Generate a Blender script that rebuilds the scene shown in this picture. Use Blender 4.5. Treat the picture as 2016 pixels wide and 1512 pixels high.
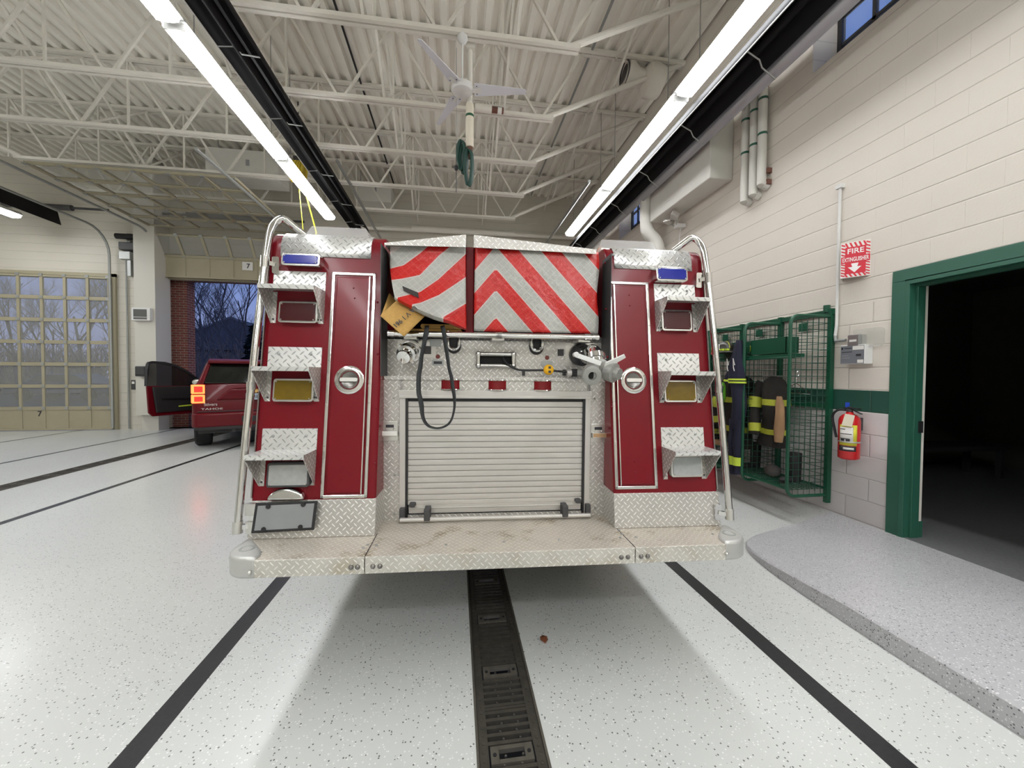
import bpy, math, random
from mathutils import Vector, Matrix
random.seed(7)
PI=math.pi
for o in list(bpy.data.objects): bpy.data.objects.remove(o)
S=bpy.context.scene
COL=S.collection
# ------------------------------------------------------------------ camera
FPX=751.5; CAMH=1.5
vY=Vector((-110,-19,FPX)).normalized()
vX=Vector((5132,13,FPX)); vX=(vX-vX.dot(vY)*vY).normalized()
vZ=vX.cross(vY)
if vZ.y>0: vZ=-vZ
R3=Matrix((vX,vY,vZ))            # world = R3 @ camera(x right, y down, z forward)
CPOS=Vector((0,0,CAMH))
cd=bpy.data.cameras.new('camera'); cam=bpy.data.objects.new('camera',cd); COL.objects.link(cam)
cd.sensor_width=36; cd.lens=FPX/2016*36; cd.clip_start=.05; cd.clip_end=400
r,u,b=R3@Vector((1,0,0)),R3@Vector((0,-1,0)),R3@Vector((0,0,-1))
cam.matrix_world=Matrix(((r.x,u.x,b.x,0),(r.y,u.y,b.y,0),(r.z,u.z,b.z,CAMH),(0,0,0,1)))
S.camera=cam
# ------------------------------------------------------------------ world, exposure
S.view_settings.view_transform='Standard'; S.view_settings.look='None'
S.view_settings.gamma=1; S.view_settings.use_curve_mapping=False
S.view_settings.exposure=0.0
W=bpy.data.worlds.new('dusk'); S.world=W; W.use_nodes=True
wn=W.node_tree; wn.nodes.clear()
wo=wn.nodes.new('ShaderNodeOutputWorld'); bg=wn.nodes.new('ShaderNodeBackground')
tc=wn.nodes.new('ShaderNodeTexCoord'); sx=wn.nodes.new('ShaderNodeSeparateXYZ'); cr=wn.nodes.new('ShaderNodeValToRGB')
wn.links.new(tc.outputs['Generated'],sx.inputs[0]); wn.links.new(sx.outputs['Z'],cr.inputs[0])
e=cr.color_ramp.elements; e[0].position=0.0; e[0].color=(.30,.34,.56,1); e[1].position=.55; e[1].color=(.10,.20,.55,1)
k=cr.color_ramp.elements.new(.2); k.color=(.20,.29,.62,1)
wn.links.new(cr.outputs[0],bg.inputs[0]); bg.inputs[1].default_value=1.0; wn.links.new(bg.outputs[0],wo.inputs[0])
LIGHT_STRENGTH=31.0      # emission of the tube fixtures, built further down with their housings

# ------------------------------------------------------------------ picture -> place helpers
class Frame:
    def __init__(s,o,rot): s.o=Vector(o); s.r=rot; s.c=rot@(CPOS-s.o)   # rot: world -> local
    def at(s,px,py,ax,val):
        d=s.r@(R3@Vector((px-1008,py-756,FPX))); i='xyz'.index(ax)
        return s.c+d*((val-s.c[i])/d[i])
    def on(s,px,py,n,k):      # plane n.p = k
        n=Vector(n); d=s.r@(R3@Vector((px-1008,py-756,FPX)))
        return s.c+d*((k-n.dot(s.c))/n.dot(d))
WF=Frame((0,0,0),Matrix.Identity(3))
at=WF.at
# ------------------------------------------------------------------ object helpers
def tag(o,label=None,cat=None,group=None,kind=None):
    if label: o['label']=label
    if cat: o['category']=cat
    if group: o['group']=group
    if kind: o['kind']=kind
    return o
def thing(name,label,cat,loc=(0,0,0),rot=(0,0,0),group=None):
    o=bpy.data.objects.new(name,None); COL.objects.link(o); o.location=loc; o.rotation_euler=rot
    o.empty_display_size=.1
    return tag(o,label,cat,group)
class MB:
    def __init__(s): s.v=[]; s.f=[]; s.m=[]; s.M=None
    def add(s,vs,fs,m=0):
        b=len(s.v)
        for p in vs:
            p=Vector(p)
            s.v.append(s.M@p if s.M else p)
        for f in fs: s.f.append([b+i for i in f]); s.m.append(m)
        return s
    def box(s,x0,x1,y0,y1,z0,z1,m=0):
        x0,x1=min(x0,x1),max(x0,x1); y0,y1=min(y0,y1),max(y0,y1); z0,z1=min(z0,z1),max(z0,z1)
        vs=[(x,y,z) for z in (z0,z1) for y in (y0,y1) for x in (x0,x1)]
        return s.add(vs,[(0,2,3,1),(4,5,7,6),(0,1,5,4),(2,6,7,3),(0,4,6,2),(1,3,7,5)],m)
    def hexa(s,a,b,m=0):      # two quads (same winding) joined
        return s.add(list(a)+list(b),[(3,2,1,0),(4,5,6,7),(0,1,5,4),(1,2,6,5),(2,3,7,6),(3,0,4,7)],m)
    def prism(s,poly,a,b,axis='z',m=0):
        def P(p,t):
            if axis=='z': return (p[0],p[1],t)
            if axis=='y': return (p[0],t,p[1])
            return (t,p[0],p[1])
        n=len(poly); vs=[P(p,a) for p in poly]+[P(p,b) for p in poly]
        fs=[tuple(range(n))[::-1],tuple(range(n,2*n))]+[(i,(i+1)%n,(i+1)%n+n,i+n) for i in range(n)]
        return s.add(vs,fs,m)
    def bar(s,p,q,w,h=None,m=0,up=(0,0,1)):
        p,q=Vector(p),Vector(q); h=h or w; d=(q-p).normalized(); up=Vector(up)
        if abs(d.dot(up))>.98: up=Vector((1,0,0))
        a=d.cross(up).normalized()*w/2; c=a.cross(d).normalized()*h/2
        return s.hexa([p-a-c,p+a-c,p+a+c,p-a+c],[q-a-c,q+a-c,q+a+c,q-a+c],m)
    def tube(s,path,r,n=10,m=0,caps=True,closed=False):
        P=[Vector(p) for p in path]; N=len(P); rr=r if isinstance(r,(list,tuple)) else [r]*N
        t0=(P[1]-P[0]).normalized(); a=t0.cross(Vector((0,0,1)))
        if a.length<.05: a=t0.cross(Vector((1,0,0)))
        a.normalize(); rings=[]; vs=[]
        for i in range(N):
            if closed: t=(P[(i+1)%N]-P[i-1]).normalized()
            else: t=(P[min(i+1,N-1)]-P[max(i-1,0)]).normalized()
            a=(a-a.dot(t)*t)
            a.normalize(); c=t.cross(a)
            vs+= [P[i]+(a*math.cos(2*PI*k/n)+c*math.sin(2*PI*k/n))*rr[i] for k in range(n)]
        fs=[]
        for i in range(N if closed else N-1):
            j=(i+1)%N
            for k in range(n): fs.append((i*n+k,i*n+(k+1)%n,j*n+(k+1)%n,j*n+k))
        if caps and not closed: fs+= [tuple(range(n))[::-1],tuple(range((N-1)*n,N*n))]
        return s.add(vs,fs,m)
    def lathe(s,o,ax,prof,n=24,m=0,caps=True):   # prof: [(t along axis, radius)]
        o=Vector(o); ax=Vector(ax).normalized(); a=ax.cross(Vector((0,0,1)))
        if a.length<.05: a=ax.cross(Vector((1,0,0)))
        a.normalize(); c=ax.cross(a); vs=[]; fs=[]
        for t,r in prof: vs+=[o+ax*t+(a*math.cos(2*PI*k/n)+c*math.sin(2*PI*k/n))*max(r,1e-4) for k in range(n)]
        N=len(prof)
        for i in range(N-1):
            for k in range(n): fs.append((i*n+k,i*n+(k+1)%n,(i+1)*n+(k+1)%n,(i+1)*n+k))
        if caps: fs+=[tuple(range(n))[::-1],tuple(range((N-1)*n,N*n))]
        return s.add(vs,fs,m)
    def ball(s,o,r,n=12,sc=(1,1,1),m=0):
        vs=[];fs=[]; h=n//2+1; o=Vector(o)
        for i in range(h):
            th=PI*i/(h-1)
            for k in range(n):
                ph=2*PI*k/n; vs.append(o+Vector((math.sin(th)*math.cos(ph)*r*sc[0],math.sin(th)*math.sin(ph)*r*sc[1],math.cos(th)*r*sc[2])))
        for i in range(h-1):
            for k in range(n): fs.append((i*n+k,(i+1)*n+k,(i+1)*n+(k+1)%n,i*n+(k+1)%n))
        return s.add(vs,fs,m)
    def grid(s,pts,m=0,flip=False):      # pts[i][j]
        I=len(pts);J=len(pts[0]); vs=[p for r in pts for p in r]; fs=[]
        for i in range(I-1):
            for j in range(J-1):
                q=(i*J+j,i*J+j+1,(i+1)*J+j+1,(i+1)*J+j); fs.append(q[::-1] if flip else q)
        return s.add(vs,fs,m)
    def build(s,name,mats,parent=None,smooth=35,bevel=0,solid=0,seg=2,weld=True,recalc=True,attr=None):
        me=bpy.data.meshes.new(name); me.from_pydata([tuple(v) for v in s.v],[],s.f)
        mats=mats if isinstance(mats,(list,tuple)) else [mats]
        for m in mats: me.materials.append(m)
        for p,i in zip(me.polygons,s.m): p.material_index=i
        if attr:
            for k,vals in attr.items():
                a=me.attributes.new(k,'FLOAT','POINT')
                for i,x in enumerate(vals): a.data[i].value=x
        if weld or recalc:
            import bmesh
            bm=bmesh.new(); bm.from_mesh(me)
            if weld: bmesh.ops.remove_doubles(bm,verts=bm.verts,dist=1e-5)
            if recalc: bmesh.ops.recalc_face_normals(bm,faces=bm.faces)
            bm.to_mesh(me); bm.free()
        uv=me.uv_layers.new(name='UVMap').data
        for p in me.polygons:
            n=p.normal; a=[abs(n.x),abs(n.y),abs(n.z)]; i=a.index(max(a))
            ln=(0,0,0)
            for li in p.loop_indices:
                c=me.vertices[me.loops[li].vertex_index].co
                uv[li].uv=((c.y,c.z),(c.x,c.z),(c.x,c.y))[i]
        if smooth:
            for p in me.polygons: p.use_smooth=True
            me.set_sharp_from_angle(angle=math.radians(smooth))
        o=bpy.data.objects.new(name,me); COL.objects.link(o)
        if parent: o.parent=parent
        if solid:
            d=o.modifiers.new('solid','SOLIDIFY'); d.thickness=solid; d.offset=0
        if bevel:
            d=o.modifiers.new('bevel','BEVEL'); d.width=bevel; d.segments=seg; d.limit_method='ANGLE'; d.angle_limit=math.radians(35)
        return o
def copy_tree(o,parent=None):
    c=o.copy(); COL.objects.link(c)
    if parent: c.parent=parent
    for ch in list(o.children): copy_tree(ch,c)
    return c
def struct(mb,name,mats,**k):
    o=mb.build(name,mats,**k)
    if not k.get('parent'): o['kind']='structure'
    return o
def rrect(x0,x1,y0,y1,r,n=4):
    x0,x1=min(x0,x1),max(x0,x1); y0,y1=min(y0,y1),max(y0,y1); r=min(r,(x1-x0)/2-1e-4,(y1-y0)/2-1e-4); P=[]
    for cx,cy,a in ((x1-r,y1-r,0),(x0+r,y1-r,90),(x0+r,y0+r,180),(x1-r,y0+r,270)):
        for k in range(n+1):
            t=math.radians(a+90*k/n); P.append((cx+r*math.cos(t),cy+r*math.sin(t)))
    return P
def smoothpath(P,n=5):
    P=[Vector(p) for p in P]; out=[]
    for i in range(len(P)-1):
        p0=P[max(i-1,0)];p1=P[i];p2=P[i+1];p3=P[min(i+2,len(P)-1)]
        for k in range(n):
            t=k/n; out.append(.5*((2*p1)+(p2-p0)*t+(2*p0-5*p1+4*p2-p3)*t*t+(3*p1-p0-3*p2+p3)*t**3))
    out.append(P[-1]); return out
def text(name,s,size,m,parent,mtx,ext=.0008,sx=1,bold=0.0,align='CENTER'):
    c=bpy.data.curves.new(name,'FONT'); c.body=s; c.size=size; c.extrude=ext; c.align_x=align; c.align_y='CENTER'; c.offset=bold
    o=bpy.data.objects.new(name+'_tmp',c); COL.objects.link(o)
    bpy.context.view_layer.update()
    me=bpy.data.meshes.new_from_object(o.evaluated_get(bpy.context.evaluated_depsgraph_get()))
    bpy.data.objects.remove(o); bpy.data.curves.remove(c)
    me.transform(mtx@Matrix.Diagonal((sx,1,1,1))); me.materials.clear(); me.materials.append(m)
    n=bpy.data.objects.new(name,me); COL.objects.link(n)
    if parent: n.parent=parent
    return n
def basis(o,x,y):        # 4x4 with given origin and x, y axes
    x=Vector(x).normalized(); y=Vector(y); y=(y-y.dot(x)*x).normalized(); z=x.cross(y)
    return Matrix(((x.x,y.x,z.x,o[0]),(x.y,y.y,z.y,o[1]),(x.z,y.z,z.z,o[2]),(0,0,0,1)))
# ------------------------------------------------------------------ materials
def mth(nt,op,a,b=None,c=None,clamp=False):
    n=nt.nodes.new('ShaderNodeMath'); n.operation=op; n.use_clamp=clamp
    for i,x in enumerate((a,b,c)):
        if x is None: continue
        if isinstance(x,(int,float)): n.inputs[i].default_value=x
        else: nt.links.new(x,n.inputs[i])
    return n.outputs[0]
def mixc(nt,f,a,b):
    n=nt.nodes.new('ShaderNodeMix'); n.data_type='RGBA'
    for sck,x in ((n.inputs[0],f),(n.inputs[6],a),(n.inputs[7],b)):
        if isinstance(x,(int,float)): sck.default_value=x
        elif isinstance(x,(tuple,list)): sck.default_value=tuple(x)+((1,) if len(x)==3 else ())
        else: nt.links.new(x,sck)
    return n.outputs[2]
def newmat(name,col=(.5,.5,.5),rough=.5,metal=0,spec=.5,coat=0,noise=0,nscale=20,bump=0,bscale=60,trans=0,emit=None,es=0,alpha=1,sheen=0):
    m=bpy.data.materials.new(name); m.use_nodes=True; nt=m.node_tree; p=nt.nodes['Principled BSDF']
    p.inputs['Base Color'].default_value=(*col,1); p.inputs['Roughness'].default_value=rough; p.inputs['Metallic'].default_value=metal
    p.inputs['Specular IOR Level'].default_value=spec; p.inputs['Coat Weight'].default_value=coat; p.inputs['Coat Roughness'].default_value=.08
    p.inputs['Transmission Weight'].default_value=trans; p.inputs['Alpha'].default_value=alpha
    if emit: p.inputs['Emission Color'].default_value=(*emit,1); p.inputs['Emission Strength'].default_value=es
    t=nt.nodes.new('ShaderNodeTexCoord')
    if noise:
        n=nt.nodes.new('ShaderNodeTexNoise'); n.inputs['Scale'].default_value=nscale; n.inputs['Detail'].default_value=4
        nt.links.new(t.outputs['Object'],n.inputs['Vector'])
        f=mth(nt,'MULTIPLY_ADD',n.outputs[0],2*noise,1-noise)
        v=nt.nodes.new('ShaderNodeVectorMath'); v.operation='SCALE'; v.inputs[0].default_value=col; nt.links.new(f,v.inputs['Scale'])
        nt.links.new(v.outputs[0],p.inputs['Base Color'])
    if bump:
        n=nt.nodes.new('ShaderNodeTexNoise'); n.inputs['Scale'].default_value=bscale; nt.links.new(t.outputs['Object'],n.inputs['Vector'])
        bb=nt.nodes.new('ShaderNodeBump'); bb.inputs['Strength'].default_value=bump; bb.inputs['Distance'].default_value=.01
        nt.links.new(n.outputs[0],bb.inputs['Height']); nt.links.new(bb.outputs[0],p.inputs['Normal'])
    return m
def uvxy(nt):
    t=nt.nodes.new('ShaderNodeUVMap'); s=nt.nodes.new('ShaderNodeSeparateXYZ'); nt.links.new(t.outputs[0],s.inputs[0]); return s.outputs[0],s.outputs[1]
def objxyz(nt):
    t=nt.nodes.new('ShaderNodeTexCoord'); s=nt.nodes.new('ShaderNodeSeparateXYZ'); nt.links.new(t.outputs['Object'],s.inputs[0]); return s.outputs[0],s.outputs[1],s.outputs[2],t
def noise(nt,vec,scale,detail=3):
    n=nt.nodes.new('ShaderNodeTexNoise'); n.inputs['Scale'].default_value=scale; n.inputs['Detail'].default_value=detail; nt.links.new(vec,n.inputs['Vector']); return n.outputs[0]
def ramp(nt,x,a,b): # smoothstep-ish linear clamp
    return mth(nt,'DIVIDE',mth(nt,'SUBTRACT',x,a),b-a,clamp=True)
def diamond_plate(name,base,hi,rough=.38,s=.036,stain=None,metal=.75):
    m=newmat(name,base,rough,metal); nt=m.node_tree; p=nt.nodes['Principled BSDF']
    u,v=uvxy(nt); pv=s*.52
    vr=mth(nt,'DIVIDE',v,pv); par=mth(nt,'PINGPONG',mth(nt,'FLOOR',vr),1.0)
    ur=mth(nt,'ADD',mth(nt,'DIVIDE',u,s),mth(nt,'MULTIPLY',par,.5))
    fx=mth(nt,'MULTIPLY',mth(nt,'SUBTRACT',mth(nt,'FRACT',ur),.5),s); fy=mth(nt,'MULTIPLY',mth(nt,'SUBTRACT',mth(nt,'FRACT',vr),.5),pv)
    sg=mth(nt,'MULTIPLY_ADD',par,2,-1)
    sfy=mth(nt,'MULTIPLY',sg,fy)
    a=mth(nt,'DIVIDE',mth(nt,'ADD',fx,sfy),s*.56); b_=mth(nt,'DIVIDE',mth(nt,'SUBTRACT',fx,sfy),s*.135)
    e_=mth(nt,'ADD',mth(nt,'MULTIPLY',a,a),mth(nt,'MULTIPLY',b_,b_))
    mask=mth(nt,'MULTIPLY',mth(nt,'SUBTRACT',1,e_),1.6,clamp=True)
    t=nt.nodes.new('ShaderNodeTexCoord'); nz=noise(nt,t.outputs['Object'],9,5)
    bc=mixc(nt,ramp(nt,nz,.35,.7),tuple(c*.88 for c in base),base)
    if stain:
        n2=noise(nt,t.outputs['Object'],stain[1],5); bc=mixc(nt,ramp(nt,n2,stain[2],stain[3]),bc,stain[0])
    cc=mixc(nt,mask,bc,hi)
    nt.links.new(cc,p.inputs['Base Color'])
    bb=nt.nodes.new('ShaderNodeBump'); bb.inputs['Strength'].default_value=.7; bb.inputs['Distance'].default_value=.002
    nt.links.new(mask,bb.inputs['Height']); nt.links.new(bb.outputs[0],p.inputs['Normal'])
    return m
CREAM=(.74,.71,.635)
M={}
M['plate']=diamond_plate('diamond_plate',(.52,.50,.47),(.86,.85,.82),metal=.5)
M['board_plate']=diamond_plate('worn_step_plate',(.60,.55,.475),(.72,.69,.63),rough=.5,stain=((.30,.24,.16),7,.56,.72),metal=.45)
M['edge_plate']=diamond_plate('step_edge_plate',(.60,.575,.52),(.82,.80,.75),rough=.42,stain=((.42,.37,.28),5,.5,.7),metal=.55)
M['bright_plate']=diamond_plate('bright_plate',(.72,.72,.70),(.38,.38,.37),rough=.36,s=.042,metal=.6)
M['paint']=newmat('maroon_paint',(.165,.003,.009),.26,0,.25,coat=.10,noise=.06,nscale=3)
M['chrome']=newmat('chrome',(.66,.655,.64),.13,1)
M['steel']=newmat('brushed_steel',(.60,.59,.56),.32,.9,noise=.05,nscale=40)
M['alu']=newmat('satin_aluminium',(.53,.51,.48),.45,.5,noise=.05,nscale=12)
M['cast']=newmat('cast_aluminium',(.50,.50,.48),.45,.55,noise=.06,nscale=15,bump=.1,bscale=120)
M['black']=newmat('black_rubber',(.012,.012,.013),.6)
M['void']=newmat('dark_interior',(.006,.006,.006),.9)
M['web']=newmat('black_webbing',(.022,.025,.026),.75,noise=.2,nscale=300)
M['white']=newmat('white_paint',(.72,.72,.70),.45)
M['cream']=newmat('cream_paint',CREAM,.55,noise=.05,nscale=6)
M['deck']=newmat('cream_deck',(.86,.83,.75),.6,noise=.07,nscale=2)
M['duct_white']=newmat('white_duct',(.66,.65,.60),.6,noise=.05,nscale=6,bump=.15,bscale=15)
M['green']=newmat('green_enamel',(.006,.075,.038),.35,noise=.1,nscale=8)
M['green_frame']=newmat('green_frame_paint',(.025,.115,.075),.4,noise=.06,nscale=6)
M['yellow']=newmat('yellow_plastic',(.80,.42,.01),.4)
M['hose']=newmat('ochre_hose_jacket',(.44,.26,.07),.8,noise=.18,nscale=60)
M['navy']=newmat('navy_cloth',(.012,.014,.032),.9,noise=.2,nscale=30)
M['char']=newmat('charcoal_cloth',(.020,.018,.015),.9,noise=.45,nscale=14,bump=.6,bscale=25)
M['lime']=newmat('lime_reflective',(.55,.72,.06),.45)
M['limecloth']=newmat('lime_cloth',(.16,.55,.04),.8,noise=.25,nscale=25)
M['tan']=newmat('tan_leather',(.40,.25,.13),.8,noise=.2,nscale=12)
M['dgrey']=newmat('dark_grey_metal',(.06,.06,.062),.5,.3)
M['grey']=newmat('mid_grey',(.30,.30,.31),.5)
M['galv']=newmat('galvanised_steel',(.36,.37,.36),.45,.6,noise=.1,nscale=20)
M['rubber']=newmat('tyre_rubber',(.010,.010,.011),.75,noise=.2,nscale=30)
M['red']=newmat('fire_red',(.62,.012,.015),.3,coat=.4)
M['label_white']=newmat('label_white',(.75,.74,.70),.5)
M['ink']=newmat('printed_ink',(.03,.03,.035),.6)
def bulb(name,col,s,base=(.8,.8,.8)): 
    m=newmat(name,base,.4,emit=col,es=s); return m
M['tube']=bulb('lit_tube_lens',(.97,.985,1),LIGHT_STRENGTH)
M['hotred']=bulb('lit_tail_red',(1,.010,.006),4.0,(.25,.0,.0)); M['hotorange']=bulb('lit_tail_edge',(1,.13,.03),4.5,(.25,.01,.0))
def glass(name,col,rough=.02,alpha=.25):
    m=newmat(name,col,rough,0,.5,alpha=alpha); return m
M['glass']=glass('window_glass',(.5,.55,.6),.02,.13)
M['smoked']=newmat('smoked_glass',(.004,.005,.004),.06,0,.5)
# ================================================================== THE SETTING
WX=3.86; FY=11.42; ZC=6.95
# ---- floor material: epoxy with flakes, painted bay lines
def floor_mat(name,base,dens,lines=False):
    m=newmat(name,base,.3,0,.5,coat=.15); nt=m.node_tree; p=nt.nodes['Principled BSDF']; p.inputs['Coat Roughness'].default_value=.15
    x,y,z,t=objxyz(nt)
    vo=nt.nodes.new('ShaderNodeTexVoronoi'); vo.inputs['Scale'].default_value=95; nt.links.new(t.outputs['Object'],vo.inputs['Vector'])
    sp=nt.nodes.new('ShaderNodeSeparateColor'); nt.links.new(vo.outputs['Color'],sp.inputs[0])
    near=mth(nt,'LESS_THAN',vo.outputs['Distance'],.34)
    blk=mth(nt,'MULTIPLY',near,mth(nt,'GREATER_THAN',sp.outputs[0],1-dens))
    wht=mth(nt,'MULTIPLY',near,mth(nt,'GREATER_THAN',sp.outputs[1],1-dens*1.5))
    nz=noise(nt,t.outputs['Object'],1.2,3)
    bc=mixc(nt,nz,tuple(c*.93 for c in base),tuple(min(1,c*1.04) for c in base))
    c=mixc(nt,mth(nt,'MULTIPLY',blk,.85),bc,(.045,.045,.05)); c=mixc(nt,mth(nt,'MULTIPLY',wht,.75),c,(.80,.80,.80))
    if lines:
        tot=None
        for X,hw in ((-1.253,.052),(1.709,.052),(-4.45,.045),(-7.35,.04),(-9.55,.04)):
            k=mth(nt,'LESS_THAN',mth(nt,'ABSOLUTE',mth(nt,'SUBTRACT',x,X)),hw)
            tot=k if tot is None else mth(nt,'MAXIMUM',tot,k)
        n2=noise(nt,t.outputs['Object'],60,2)
        c=mixc(nt,tot,c,mixc(nt,n2,(.014,.014,.017),(.035,.035,.038)))
    nt.links.new(c,p.inputs['Base Color'])
    return m
M['floor']=floor_mat('flaked_epoxy_floor',(.585,.60,.58),.13,True)
M['ramp']=floor_mat('grey_flaked_ramp',(.50,.50,.515),.3)
M['void_pit']=newmat('pit_dark',(.02,.02,.018),.8)
D1,D2=.224,-5.80; HW=.137
f=MB()
for x0,x1 in ((-15,D2-HW),(D2+HW,D1-HW),(D1+HW,3.46)): f.box(x0,x1,-9,FY+.3,-.06,0)
for d in (D1,D2):
    f.box(d-HW,d+HW,-9,FY+.3,-.20,-.18,1); f.box(d-HW,d+HW,-9,-1,-.06,0); f.box(d-HW,d+HW,FY-.6,FY+.3,-.06,0)
# coved strip that lifts to the wall base
f.prism([(3.46,-.06),(3.46,0),(3.62,.02),(3.74,.055),(3.859,.10),(3.859,-.06)],-9,FY+.3,'y')
struct(f,'floor',[M['floor'],M['void_pit']],smooth=0,weld=False)
# ---- block wall material
def block_mat(name,c_hi,c_lo=None,course=.2115,z0=1.165,axis='y'):
    m=newmat(name,c_hi,.55,0,.4); nt=m.node_tree; p=nt.nodes['Principled BSDF']; x,y,z,t=objxyz(nt)
    hcoord=y if axis=='y' else x
    row=mth(nt,'DIVIDE',mth(nt,'SUBTRACT',z,z0),course); fr=mth(nt,'FRACT',row)
    par=mth(nt,'MULTIPLY',mth(nt,'PINGPONG',mth(nt,'FLOOR',row),1.0),.5)
    col=mth(nt,'ADD',mth(nt,'DIVIDE',mth(nt,'SUBTRACT',hcoord,3.06),course*2),par); fc=mth(nt,'FRACT',col)
    e1=mth(nt,'MINIMUM',fr,mth(nt,'SUBTRACT',1,fr)); e2=mth(nt,'MULTIPLY',mth(nt,'MINIMUM',fc,mth(nt,'SUBTRACT',1,fc)),2)
    lowz=mth(nt,'LESS_THAN',z,2.2)
    e2=mth(nt,'ADD',e2,mth(nt,'MULTIPLY',mth(nt,'SUBTRACT',1,lowz),.025))
    j=mth(nt,'SUBTRACT',1,mth(nt,'DIVIDE',mth(nt,'MINIMUM',e1,e2),.035,clamp=True))
    nz=noise(nt,t.outputs['Object'],3,4); n2=noise(nt,t.outputs['Object'],70,3)
    c=mixc(nt,nz,tuple(v*.95 for v in c_hi),c_hi)
    if c_lo:
        g=mth(nt,'LESS_THAN',z,1.371); lo=mth(nt,'LESS_THAN',z,1.165)
        c=mixc(nt,g,c,(.020,.085,.060)); c=mixc(nt,lo,c,c_lo)
    c=mixc(nt,mth(nt,'MULTIPLY',j,.22),c,(.12,.11,.10))
    nt.links.new(c,p.inputs['Base Color'])
    h=mth(nt,'ADD',mth(nt,'MULTIPLY',j,-1),mth(nt,'MULTIPLY',n2,.25))
    bb=nt.nodes.new('ShaderNodeBump'); bb.inputs['Strength'].default_value=.6; bb.inputs['Distance'].default_value=.006
    nt.links.new(h,bb.inputs['Height']); nt.links.new(bb.outputs[0],p.inputs['Normal'])
    return m
M['wallR']=block_mat('painted_block_wall',(.74,.69,.615),(.62,.60,.59))
M['wallF']=block_mat('painted_block_far',(.60,.57,.49),axis='x')
T=.38
def wall_with_holes(lo,hi,z0,z1,holes,put,mb):
    """strip decomposition; holes=(a,b,za,zb)"""
    xs=sorted({lo,hi,*[h[0] for h in holes],*[h[1] for h in holes]})
    for a,b_ in zip(xs,xs[1:]):
        z=z0
        for h in sorted([h for h in holes if h[0]<=a+1e-6 and h[1]>=b_-1e-6],key=lambda h:h[2]):
            if h[2]>z: put(a,b_,z,h[2])
            z=h[3]
        if z<z1: put(a,b_,z,z1)
w=MB(); holes=[(.97,2.80,0,2.34),(2.25,3.75,4.82,6.05),(7.50,8.78,4.74,5.95)]
wall_with_holes(-9,FY+.3,-.05,3.2,holes[:1],lambda a,b_,c,d:w.box(WX,WX+.17,a,b_,c,d),w)
wall_with_holes(-9,FY+.3,3.2,7.1,holes[1:],lambda a,b_,c,d:w.box(WX,WX+T,a,b_,c,d),w)
struct(w,'wall_right',M['wallR'],smooth=0)
w=MB(); holes=[(-12.45,-8.80,0,3.96),(-7.72,-4.15,0,4.02),(-2.0,2.44,0,3.96)]
wall_with_holes(-15.3,WX,-.05,7.1,holes,lambda a,b_,c,d:w.box(a,b_,FY,FY+.3,c,d),w)
struct(w,'wall_far',M['wallF'],smooth=0)
struct(MB().box(-15.3,-15,-9,FY,-.05,7.1),'wall_left',M['cream'],smooth=0)
struct(MB().box(-15.3,WX+T,-9.3,-9,-.05,7.1),'wall_back',M['cream'],smooth=0)
# ---- corrugated ceiling deck
c=MB(); prof=[]; x=-15.3
while x<WX:
    for dx,z in ((0,ZC),(.085,ZC),(.11,ZC-.072),(.195,ZC-.072),(.22,ZC)): prof.append((x+dx,z))
    x+=.22
prof=[q for q in prof if q[0]<WX+.1]
c.grid([[(px,-9,z),(px,FY,z)] for px,z in prof])
c.box(-15.3,WX+T,-9.3,FY+.3,ZC+.02,ZC+.1)
struct(c,'ceiling',M['deck'],smooth=0,weld=False,recalc=False)
# ---- windows high on the right wall
M['winframe']=newmat('dark_window_frame',(.015,.015,.017),.4)
def high_window(name,y0,y1,z0,z1,ny,nz):
    X=WX+.30
    w=MB(); fw=.05
    w.box(X,X+.05,y0,y0+fw,z0,z1); w.box(X,X+.05,y1-fw,y1,z0,z1); w.box(X,X+.05,y0,y1,z0,z0+fw); w.box(X,X+.05,y0,y1,z1-fw,z1)
    for i in range(1,ny): yy=y0+(y1-y0)*i/ny; w.box(X+.005,X+.04,yy-.018,yy+.018,z0,z1)
    for i in range(1,nz): zz=z0+(z1-z0)*i/nz; w.box(X+.005,X+.04,y0,y1,zz-.018,zz+.018)
    o=struct(w,name,M['winframe'],smooth=0)
    MB().box(X+.02,X+.026,y0+fw,y1-fw,z0+fw,z1-fw).build('pane',M['glass'],o,smooth=0)
high_window('window_1',2.25,3.75,4.82,6.05,4,4)
high_window('window_2',7.50,8.78,4.74,5.95,4,4)
# ---- double doorway to the dark room on the right: pressed steel frame
fr=MB(); ZR=.10
fr.box(WX-.012,WX-.002,2.80,2.90,ZR-.002,2.335); fr.box(WX-.012,WX-.002,.87,.97,ZR-.002,2.335); fr.box(WX-.012,WX-.002,.87,2.90,2.335,2.435)
for (a,b_) in ((2.765,2.80),(.97,1.005)): fr.box(WX-.012,WX+.05,a,b_,ZR-.002,2.30)
fr.box(WX-.012,WX+.05,.97,2.80,2.30,2.335)
for (a,b_) in ((2.745,2.80),(.97,1.025)): fr.box(WX+.05,WX+.13,a,b_,ZR-.002,2.28)
fr.box(WX+.05,WX+.13,.97,2.80,2.28,2.335)
o=struct(fr,'door_3',M['green_frame'],smooth=0,bevel=.004)
MB().box(WX+.09,WX+.13,2.735,2.747,1.02,1.12).build('strike_plate',M['black'],o,smooth=0)
struct(MB().box(WX+.13,WX+.175,2.76,2.80,.24,2.34),'trim_1',M['cream'],smooth=0)
struct(MB().box(WX+.13,WX+.18,2.752,2.80,.10,.24),'baseboard_right',M['green_frame'],smooth=0)
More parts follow.
